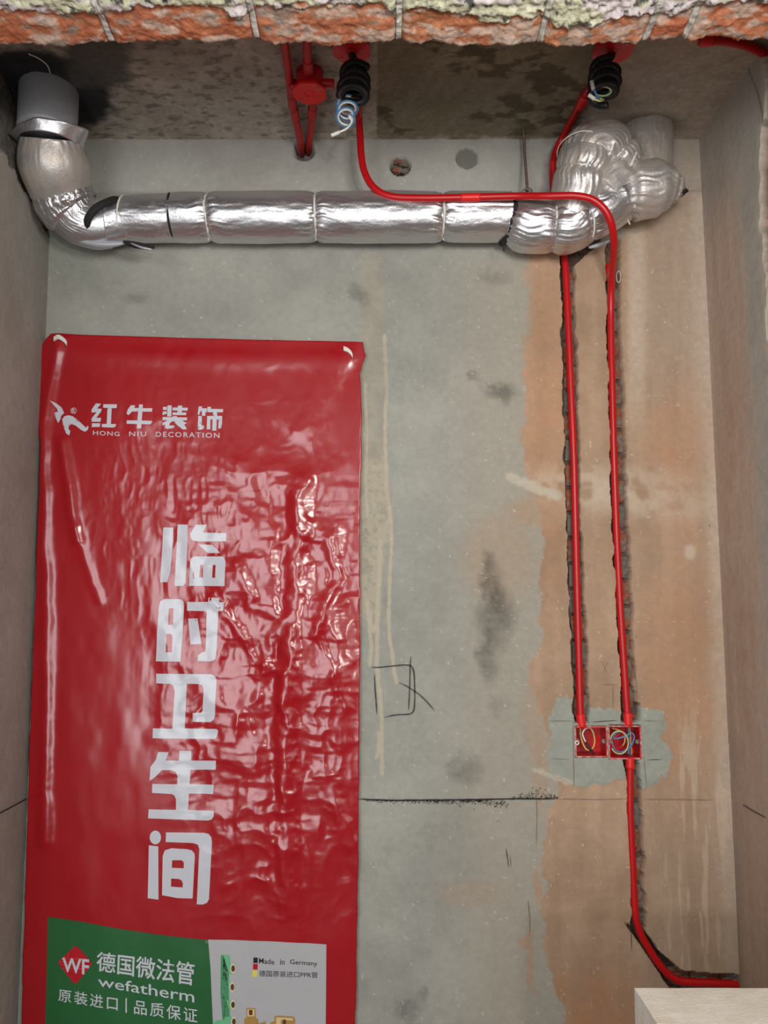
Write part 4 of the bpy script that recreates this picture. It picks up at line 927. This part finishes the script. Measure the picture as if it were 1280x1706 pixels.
ringtube('cable_tie', P(1047, 320, 1.79), (1, 0, .12), .0590, .0016, 'tie', pipe, wob=.004, seed=16)
tube('foam_end', [P(1126, 316, 1.792), P(1136, 318, 1.79), P(1147, 318, 1.788)], [.020, .014, .003], 'rubber', pipe, nu=14, step=.003, rad=lambda s, th, r: r * (1 + .2 * np.sin(3 * th)))
tube('tie_tail', [P(1046, 366, 1.755), P(1050, 374, 1.752)], .0016, 'tie', pipe, nu=6)
joined([P(952, 362, 1.80), P(963, 325, 1.785), P(972, 290, 1.775), P(980, 262, 1.77)], [.056, .0650, .0700, .0700], [.100], seed=59, A=.013, lam=.032, m='foildusty')
joined([P(976, 275, 1.772), P(985, 255, 1.768), P(1008, 252, 1.77), P(1030, 268, 1.775), P(1046, 285, 1.78)], [.063, .068, .068, .062, .048], [0.0, .100], seed=61, A=.013, lam=.032, m='foildusty')
joined([P(1000, 322, 1.79), P(1022, 296, 1.785), P(1045, 275, 1.785)], [.066, .064, .05], [.075], seed=63, A=.013, lam=.032, m='foildusty')
fl = lambda th, s: 1 - .24 * np.abs(np.cos(th))
joined([P(1074, 320, 1.845), P(1078, 275, 1.848), (P(1080, 215, 1.848)[0], 1.848, ZC + .015)], [.058, .0660, .0655], [.02], seed=67, A=.003, lam=.04, m='foildusty', flat=fl, base=.0012)
ringtube('cable_tie', P(1043, 280, 1.782), (.8, .1, -.45), .0560, .0015, 'tie', pipe, wob=.006, seed=27)
ringtube('cable_tie', P(976, 258, 1.768), (.3, .2, 1), .0690, .0013, 'tie', pipe, wob=.004, seed=19)
lip('foil_lip', [(980, 413, 1.84), (1000, 408, 1.84), (1016, 401, 1.84)], .012, 'foilgrey')

# hanger wire holding the pipe
hg = thing('pipe_hanger', 'thin dull wire hanger dropping from the ceiling edge to the foil pipe', 'hanger', P(880, 322, 1.80))
tube('rod', [PZ(873, 215, ZC + .004), P(874, 250, 1.868), P(877, 290, 1.84), P(879, 318, 1.81)], .0038, 'rust', hg, nu=8)
ringtube('eye', P(881, 319, 1.80), (0, .4, 1), .008, .002, 'rust', hg, nu=20)
tube('twist', [P(868, 322, 1.795), P(876, 314, 1.79), P(884, 320, 1.79), P(892, 324, 1.79)], .0018, 'rust', hg, nu=8)

# ------------------------------------------------------------------ conduits
RC = .0087
def conduit(label, pts, base, m='red', couplers=(), R=RC, name='conduit', group=None):
    t = thing(name, label, 'conduit', base, group)
    tube('tube', pts, R, m, t, nu=20, step=.006)
    for a, b, k in couplers:
        tube('coupling', [a, b], R * k, 'redbright' if m == 'red' else m, t, nu=20, step=.004)
    return t
G = YB + .004                                  # depth of a conduit lying in its channel
cA = conduit('red conduit crossing over the foil pipe and down the right channel to its switch box',
    [PZ(592, 118, ZC - .012), PZ(596, 160, ZC - .012), PZ(598, 196, ZC - .012), P(600, 222, 1.79), P(602, 258, 1.788), P(607, 285, 1.785), P(619, 308, 1.782), P(636, 322, 1.778), P(655, 328, 1.774), P(700, 330, 1.768), P(780, 329, 1.764), P(860, 327, 1.750), P(910, 327, 1.722), P(965, 327, 1.705), P(990, 334, 1.704), P(1008, 350, 1.706), P(1019, 374, 1.720), P(1023, 400, 1.75), P(1022, 430, 1.80), P(1019, 470, 1.87), P(1018, 510, G - .006), P(1018, 560, G), P(1020, 640, G), P(1023, 760, G), P(1028, 900, G), P(1034, 1020, G), P(1040, 1110, G), P(1044, 1170, G), P(1046, 1196, G)],
    P(1046, 1196, G), couplers=[(P(1046, 1188, G), P(1047, 1209, G), 1.22), (P(768, 329.3, 1.7645), P(800, 328.7, 1.7628), 1.12)])
cB = conduit('red conduit slanting across the ceiling, passing behind the foil pipe to the left-hand switch box',
    [PZ(1012, 100, ZC - .011), PZ(992, 130, ZC - .011), PZ(972, 165, ZC - .011), PZ(950, 205, ZC - .011), P(936, 232, 1.855), P(926, 252, 1.865), P(922, 275, 1.872), P(922, 318, 1.885), P(928, 370, 1.905), P(938, 405, G), P(942, 440, G), P(946, 520, G), P(951, 640, G), P(956, 760, G), P(959, 880, G), P(962, 1000, G), P(965, 1110, G), P(967, 1180, G), P(968, 1196, G)],
    P(968, 1196, G), couplers=[(PZ(975, 160, ZC - .011), PZ(966, 178, ZC - .011), 1.35), (P(967, 1190, G), P(970, 1211, G), 1.25), (P(922, 268, 1.87), P(922, 300, 1.88), 1.1)])
cC = conduit('red conduit leaving the right-hand switch box downwards and bending right behind the pale block',
    [P(1050, 1268, G), P(1050, 1300, G), P(1050, 1350, G), P(1053, 1420, G), P(1056, 1480, G), P(1060, 1530, G), P(1068, 1556, G), P(1080, 1578, G), P(1097, 1604, G), P(1113, 1622, G), P(1130, 1633, G), P(1150, 1636, G), P(1180, 1637, G + .003), P(1215, 1639, G + .006), P(1240, 1641, G + .008)],
    P(1050, 1268, G), couplers=[(P(1050, 1262, G), P(1050, 1280, G), 1.2)])
ZK = ZC - .028
cD = conduit('dusty red conduit, left one of the pair entering the wall hole under the octagonal box',
    [PZ(470, 40, ZK), PZ(476, 85, ZK), PZ(482, 130, ZK), PZ(487, 172, ZK), PZ(492, 196, ZK), P(498, 222, 1.83), P(501, 244, 1.89), P(503, 258, 1.97)], P(505, 244, 1.89), m='reddusty', R=.0092,
    couplers=[(PZ(486, 160, ZK), PZ(488, 178, ZK), 1.15), (PZ(490, 182, ZK), PZ(493, 198, ZK), 1.12)])
cE = conduit('dusty red conduit, right one of the pair entering the wall hole under the octagonal box',
    [PZ(519, 160, ZK), PZ(521, 178, ZK), PZ(520, 196, ZK), P(518, 218, 1.83), P(515, 240, 1.89), P(514, 256, 1.97)], P(512, 240, 1.89), m='reddusty', R=.0088,
    couplers=[(PZ(520.5, 180, ZK), PZ(520, 194, ZK), 1.25)])
cF = conduit('short red conduit stub running from the octagonal box up under the broken brickwork',
    [PZ(511, 40, ZK), PZ(512, 85, ZK), PZ(514, 112, ZK)], PZ(512, 85, ZK), m='reddusty', R=.0095, couplers=[(PZ(513, 100, ZK), PZ(514.5, 118, ZK), 1.2)])
cG = conduit('red conduit curving into view at the top right corner of the ceiling',
    [PZ(1165, 68, ZC - .012), PZ(1205, 68, ZC - .012), PZ(1238, 74, ZC - .012), PZ(1268, 86, ZC - .012), PZ(1286, 98, ZC - .012)], PZ(1268, 86, ZC - .012), R=.0095, couplers=[(PZ(1168, 68, ZC - .012), PZ(1188, 67, ZC - .012), 1.25)])

# clip and wire loop beside the right conduit
t = thing('conduit_clip', 'small bright red half-round clip beside the right conduit just below the foil pipe', 'clip', P(1013, 460, YB))
V = []; n = 10
for z_ in (441, 470):
    for i in range(n + 1):
        a = math.pi * i / n; c = P(1013, z_, YB + .010); V.append((c[0] - .006 * math.cos(a), c[1] - .009 * math.sin(a), c[2]))
o = meshobj('clip_body', V, [[i, i + 1, n + 2 + i, n + 1 + i] for i in range(n)], 'redbright', t); s_ = o.modifiers.new('thickness', 'SOLIDIFY'); s_.thickness = .0015
tube('clip_foot', [P(1011, 466, YB + .004), P(1018, 467, YB - .004)], .0022, 'redbright', t, nu=8)
C = [P(1031 + 3.6 * math.cos(a), 461 + 9.5 * math.sin(a), YB - .006 - .002 * math.sin(a)) for a in np.linspace(0, 2 * math.pi, 28)]
tag(tube('wire_loop', C, .0011, 'tie', None, nu=6, raw=True), 'tiny pale wire loop on the wall right of the right conduit', 'wire')

# ------------------------------------------------------------------ ceiling junction boxes
def octa(r, rot=0.0, cut=.34):
    p = []
    a = r; c = r * cut * 1.6
    for (x, y) in ((a, -a + c), (a, a - c), (a - c, a), (-a + c, a), (-a, a - c), (-a, -a + c), (-a + c, -a), (a - c, -a)):
        p.append((x * math.cos(rot) - y * math.sin(rot), x * math.sin(rot) + y * math.cos(rot)))
    return p
def prism(name, poly, cx, cy, z0, z1, m, parent, bevel=.0012, tz=0):
    bm = bmesh.new(); b = [bm.verts.new((cx + x, cy + y, z0 + tz * y)) for x, y in poly]; t_ = [bm.verts.new((cx + x, cy + y, z1 + tz * y)) for x, y in poly]; n = len(poly)
    bm.faces.new(b[::-1]); bm.faces.new(t_)
    for i in range(n): bm.faces.new((b[i], b[(i + 1) % n], t_[(i + 1) % n], t_[i]))
    if bevel: bmesh.ops.bevel(bm, geom=[e for e in bm.edges], offset=bevel, segments=2, affect='EDGES')
    me = bpy.data.meshes.new(name); bm.to_mesh(me); bm.free(); me.materials.append(M[m]); return link(name, me, parent)
def junction(label, px, py, depth, rot=0, stubs=(), body=.031, r=.0375):
    zl = ZC - depth; c = PZ(px, py, zl)
    t = thing('junction_box', label, 'junction box', (c[0], c[1], ZC))
    if depth > .02:
        n = 32; cyl = [(body * math.cos(2 * math.pi * i / n), body * math.sin(2 * math.pi * i / n)) for i in range(n)]
        prism('box_body', cyl, c[0], c[1], zl + .003, ZC + .004, 'redbox', t, bevel=0)
    else:
        prism('box_body', octa(r * .86, rot), c[0], c[1], zl + .003, ZC + .006, 'redbox', t, bevel=0)
    lid = prism('lid', octa(r, rot), c[0], c[1], zl - .0025, zl + .004, 'redbright', t)
    for (dx, dy) in ((-.021, .020), (.021, -.020)):
        n = 12; prism('screw', [(.0028 * math.cos(2 * math.pi * i / n), .0028 * math.sin(2 * math.pi * i / n)) for i in range(n)], c[0] + dx * r / .0375, c[1] + dy * r / .0375, zl - .004, zl - .002, 'steel', lid, bevel=0)
    ringtube('embossed_ring', (c[0] - .001, c[1], zl - .0026), (0, 0, 1), .010, .0007, 'redbright', lid, nu=24)
    for (a, b) in stubs:
        tube('spout', [a, b], .0105, 'redbright', t, nu=18, step=.004)
    return c
jc = junction('round red ceiling junction box with an octagonal lid left of the black coiled hose', 516, 155, .052, rot=0)
jt = [o for o in COL.objects if o.name == 'junction_box'][0]
tube('spout', [(jc[0] + .028, jc[1], ZK), (jc[0] + .056, jc[1] + .002, ZK)], .0105, 'redbox', jt, nu=18, step=.004)
tube('spout', [(jc[0], jc[1] - .045, ZK), (jc[0], jc[1] + .0, ZK)], .0115, 'redbox', jt, nu=18, step=.004)
tube('spout', [(jc[0] + .004, jc[1] + .0, ZK), (jc[0] + .004, jc[1] + .045, ZK)], .0105, 'redbox', jt, nu=18, step=.004)
tube('clamp', [(jc[0] - .036, jc[1] - .005, ZK - .004), (jc[0] - .040, jc[1] + .012, ZK - .004)], .0125, 'redbox', jt, nu=18, step=.004)
j2 = junction('red octagonal ceiling box lid the left black coiled hose hangs from', 586, 84, .010, r=.040)
j3 = junction('red octagonal ceiling box lid the right black coiled hose hangs from', 1022, 84, .010, r=.042)

# ------------------------------------------------------------------ corrugated hoses and their wires
def helix(c0, c1, r0, r1, turns, n=60, ph=0.0, wob=0.0, seed=0):
    """loops lying roughly level, stacked from c0 down to c1"""
    c0 = Vector(c0); c1 = Vector(c1); ax = (c1 - c0).normalized(); e1 = Vector((1, 0, 0)); e1 = (e1 - ax * e1.dot(ax)).normalized(); e2 = ax.cross(e1)
    out = []; N_ = int(turns * n); r_ = random.Random(seed); a1, a2 = r_.uniform(0, 6), r_.uniform(0, 6)
    for i in range(N_ + 1):
        t = i / N_; a = ph + 2 * math.pi * turns * t; r = lerp(r0, r1, t) * (1 + wob * math.sin(t * 9 + a1))
        p = c0.lerp(c1, t) + e1 * (r * math.cos(a)) + e2 * (r * math.sin(a)) + e1 * (wob * .01 * math.sin(t * 7 + a2)); out.append(tuple(p))
    return out
def corr(s, th, r): return r + .0009 * np.sin(s / .0036 * 2 * math.pi)
def hose(label, root, path, base):
    t = thing('corrugated_hose', label, 'hose', base)
    C, _ = smoothpath(root + path[1:], .0009)
    tube('tube', C, .0083, 'black', t, nu=14, raw=True, rad=corr, step=.001); return t
c0 = PZ(592, 118, ZC - .052); top = (c0[0] + .002, c0[1] + .010, ZC - .048); bot = (c0[0] - .006, c0[1] - .004, ZC - .118)
h1 = helix(top, bot, .026, .028, 3.4, ph=.6, wob=.06, seed=3)
hs1 = hose('black corrugated hose coiled under the ceiling beside the octagonal junction box', [PZ(587, 86, ZC - .006), PZ(588, 97, ZC - .020), PZ(597, 108, ZC - .036), h1[0]], h1[6:], PZ(587, 86, ZC - .006))
c0 = PZ(1008, 115, ZC - .045); top = (c0[0] + .002, c0[1] + .000, ZC - .040); bot = (c0[0] - .008, c0[1] - .008, ZC - .118)
h2 = helix(top, bot, .027, .026, 3.6, ph=1.6, wob=.05, seed=5)
hs2 = hose('black corrugated hose coiled in a tight stack under the ceiling above the foil trap', [PZ(1020, 86, ZC - .006), PZ(1018, 94, ZC - .018), h2[0]], h2[6:], PZ(1020, 86, ZC - .006))
# wires out of the left hose: springy loops
wc0 = P(578, 172, 1.60); wc1 = P(576, 202, 1.585)
def wires(label, path, m, name='wire', cat='wire', r=.0021, tip=None, group=None):
    t = thing(name, label, cat, path[0], group)
    tube('strand', path, r, m, t, nu=8, step=.003)
    if tip: tube('tip', tip, r * 1.9, 'tie', t, nu=10, step=.003)
    return t
hb = helix(wc0, wc1, .0238, .0190, 3.0, ph=1.0, n=26, wob=.08, seed=2)
wires('springy blue wire coil hanging below the left black hose', hb + [P(584, 205, 1.585), P(578, 213, 1.58)], 'bluewire')
off = Vector((0, -.003, -.002))
hw = [tuple(Vector(p_) + off) for p_ in helix(wc0, wc1, .0195, .0145, 3.0, ph=1.05, n=26, wob=.08, seed=2)]
wires('springy white wire coil with a pale cap hanging below the left black hose', hw + [P(586, 202, 1.575), P(578, 214, 1.57), P(566, 220, 1.57)], 'whitewire', tip=[P(566, 220, 1.57), P(552, 226, 1.568)])
# wires inside the right hose coil
wc = P(1001, 152, 1.56)
hb2 = helix((wc[0], wc[1], wc[2] + .006), (wc[0], wc[1], wc[2] - .006), .0215, .019, 1.7, ph=.3, n=26, seed=4)
wires('pale blue wire loop with a pale cap in the mouth of the right black hose', hb2 + [P(995, 160, 1.545), P(989, 148, 1.54)], 'bluewire', r=.0022, tip=[P(989, 149, 1.54), P(986, 135, 1.54)])
hb3 = helix((wc[0] + .002, wc[1] - .004, wc[2] + .004), (wc[0], wc[1] - .003, wc[2] - .008), .0205, .0200, 1.6, ph=1.4, n=26, seed=6)
wires('yellow-green wire loop with a pale cap in the mouth of the right black hose', hb3 + [P(998, 168, 1.535), P(990, 165, 1.53)], 'greenwire', r=.0022, tip=[P(991, 165, 1.53), P(981, 158, 1.53)])

# ------------------------------------------------------------------ wall switch boxes
def switchbox(label, rect, seed, holes):
    a, b, c, d = rect; p0 = P(a, d, YB); p1 = P(c, b, YB); x0, x1, z0, z1 = p0[0], p1[0], p0[2], p1[2]
    yf = YB - .0025; yb = YB + .048; w_ = .0022
    t = thing('switch_box', label, 'switch box', ((x0 + x1) / 2, YB, z0))
    box('back_plate', (x0, yb - w_, z0), (x1, yb, z1), 'redbox', t)
    for lo, hi in (((x0, yf, z0), (x0 + w_, yb, z1)), ((x1 - w_, yf, z0), (x1, yb, z1)), ((x0, yf, z0), (x1, yb, z0 + w_)), ((x0, yf, z1 - w_), (x1, yb, z1))):
        box('side_wall', lo, hi, 'redbox', t, bevel=.0006)
    m = 'rimdust'
    for lo, hi in (((x0 - .0022, yf - .001, z0 - .002), (x0 + .0006, yf + .002, z1 + .002)), ((x1 - .0006, yf - .001, z0 - .002), (x1 + .0022, yf + .002, z1 + .002)), ((x0 - .002, yf - .001, z0 - .0022), (x1 + .002, yf + .002, z0 + .0006)), ((x0 - .002, yf - .001, z1 - .0006), (x1 + .002, yf + .002, z1 + .0022))):
        o = box('rim', lo, hi, m, t, bevel=.0006); 
    zm = (z0 + z1) / 2
    for sx, xx in ((-1, x0 + .001), (1, x1 - .001)):
        e = box('mounting_ear', (min(xx, xx - sx * .009), YB + .004, zm - .005), (max(xx, xx - sx * .009), YB + .009, zm + .005), 'steel', t, bevel=.001)
        ringtube('screw_eye', (xx - sx * .005, YB + .003, zm), (0, 1, 0), .0035, .0012, 'steel', e, nu=16)
    return x0, x1, z0, z1, t
M['rimdust'] = mat('plaster_smeared_rim', (196, 92, 92), rough=0.8, var=.2, vscale=120, rgb2=(206, 190, 180), mscale=90, bump=.3, bscale=200)
x0, x1, z0, z1, tb = switchbox('left red flush switch box with one looped yellow and white wire', BOXES[0], 1, 0)
ringtube('washer', (P(963, 1237, YB)[0] - .003, YB - .004, P(963, 1237, YB)[2]), (0, 1, 0), .0042, .0016, 'whitewire', tb, nu=18)
wires('cream yellow wire looped inside the left switch box', [P(967, 1211, YB + .03), P(968, 1226, YB + .02), P(972, 1240, YB + .012), P(978, 1249, YB + .008), P(987, 1247, YB + .008), P(991, 1236, YB + .012), P(989, 1222, YB + .02), P(984, 1214, YB + .03)], 'yellowwire', r=.0017)
t = wires('white wire with a black taped end inside the left switch box', [P(990, 1222, YB + .03), P(984, 1213, YB + .018), P(976, 1214, YB + .012), P(971, 1222, YB + .008), P(974, 1232, YB + .005), P(979, 1240, YB + .003)], 'whitewire', r=.0017)
tube('taped_end', [P(976, 1236, YB + .003), P(983, 1247, YB + .0), P(990, 1256, YB - .002)], [.0030, .0032, .0026], 'black', t, nu=12, step=.003)
x0, x1, z0, z1, tb2 = switchbox('right red flush switch box packed with blue, yellow and red wires', BOXES[1], 2, 0)
def loopw(cx, cy, rx, ry, a0, a1, Y, tilt=0.0, n=12):
    return [P(cx + rx * math.cos(a) + tilt * ry * math.sin(a), cy + ry * math.sin(a), Y + .004 * math.sin(a * 1.3)) for a in np.linspace(a0, a1, n)]
wires('upper blue wire bent through the right switch box', [P(1020, 1231, YB + .012)] + [P(1030, 1230, YB + .006), P(1043, 1226, YB + .003), P(1052, 1221, YB + .003), P(1057, 1226, YB + .004), P(1054, 1238, YB + .006), P(1048, 1248, YB + .010), P(1046, 1256, YB + .02)], 'bluewire', r=.0018)
wires('lower blue wire looped low in the right switch box', loopw(1034, 1236, 14, 17, -2.8, 3.0, YB + .014), 'bluewire', r=.0018)
wires('pale yellow wire forming the widest loop in the right switch box', loopw(1032, 1237, 15, 19, -2.9, 2.6, YB + .005, tilt=.05, n=16), 'greenwire', r=.0017)
wires('yellow wire crossing upright through the right switch box', [P(1020, 1213, YB + .02), P(1030, 1216, YB + .012), P(1040, 1222, YB + .010), P(1041, 1236, YB + .012), P(1037, 1243, YB + .02)], 'yellowwire', r=.0016)
wires('orange yellow wire along the right side of the right switch box', [P(1049, 1212, YB + .03), P(1051, 1225, YB + .022), P(1051, 1240, YB + .020), P(1053, 1252, YB + .026), P(1052, 1260, YB + .03)], 'yellowwire', r=.0014)
wires('red wire curling behind the blue ones in the right switch box', [P(1042, 1213, YB + .015), P(1034, 1222, YB + .008), P(1024, 1229, YB + .008), P(1021, 1237, YB + .012), P(1027, 1246, YB + .014), P(1036, 1245, YB + .016), P(1041, 1238, YB + .02)], 'redwire', r=.0014)
wires('pale blue wire end hanging down the right side of the right switch box', [P(1047, 1212, YB + .03), P(1048, 1226, YB + .026), P(1049, 1245, YB + .026), P(1049, 1258, YB + .03)], 'bluewire', r=.0015)

# ------------------------------------------------------------------ aerated blocks, lower right
BYB = 1.25; BYF = 1.15
ztop = P(1057, 1646, BYB)[2]; bx0 = P(1057, 1646, BYB)[0]
M['block2'] = M['block']
def block(label, z0, z1, dx, group=None):
    bm = bmesh.new(); bmesh.ops.create_cube(bm, size=1)
    for v in bm.verts: v.co = Vector((lerp(bx0 + dx, .815, v.co.x + .5), lerp(BYF, BYB, v.co.y + .5), lerp(z0, z1, v.co.z + .5)))
    bmesh.ops.subdivide_edges(bm, edges=bm.edges[:], cuts=14, use_grid_fill=True)
    for v in bm.verts:
        n_ = float(fbm(np.array([v.co.x * 60 + v.co.z * 40]), np.array([v.co.y * 60 + v.co.z * 20]), 300, 3)[0]) - .5
        v.co += Vector((n_ * .0015, n_ * .0012, n_ * .0010))
    me = bpy.data.meshes.new('aerated_block'); bm.to_mesh(me); bm.free(); me.materials.append(M['block'])
    for p_ in me.polygons: p_.use_smooth = False
    o = link('aerated_block', me); return tag(o, label, 'block')
hgt = (ztop) / 4
block('pale cream aerated concrete block, top of the stack at the lower right corner', ztop - hgt, ztop, 0)
for k, w_ in enumerate(('second', 'third', 'lowest')):
    block(f'pale aerated concrete block, {w_} from the top of the lower right stack', ztop - hgt * (k + 2), ztop - hgt * (k + 1) - .001, .004)
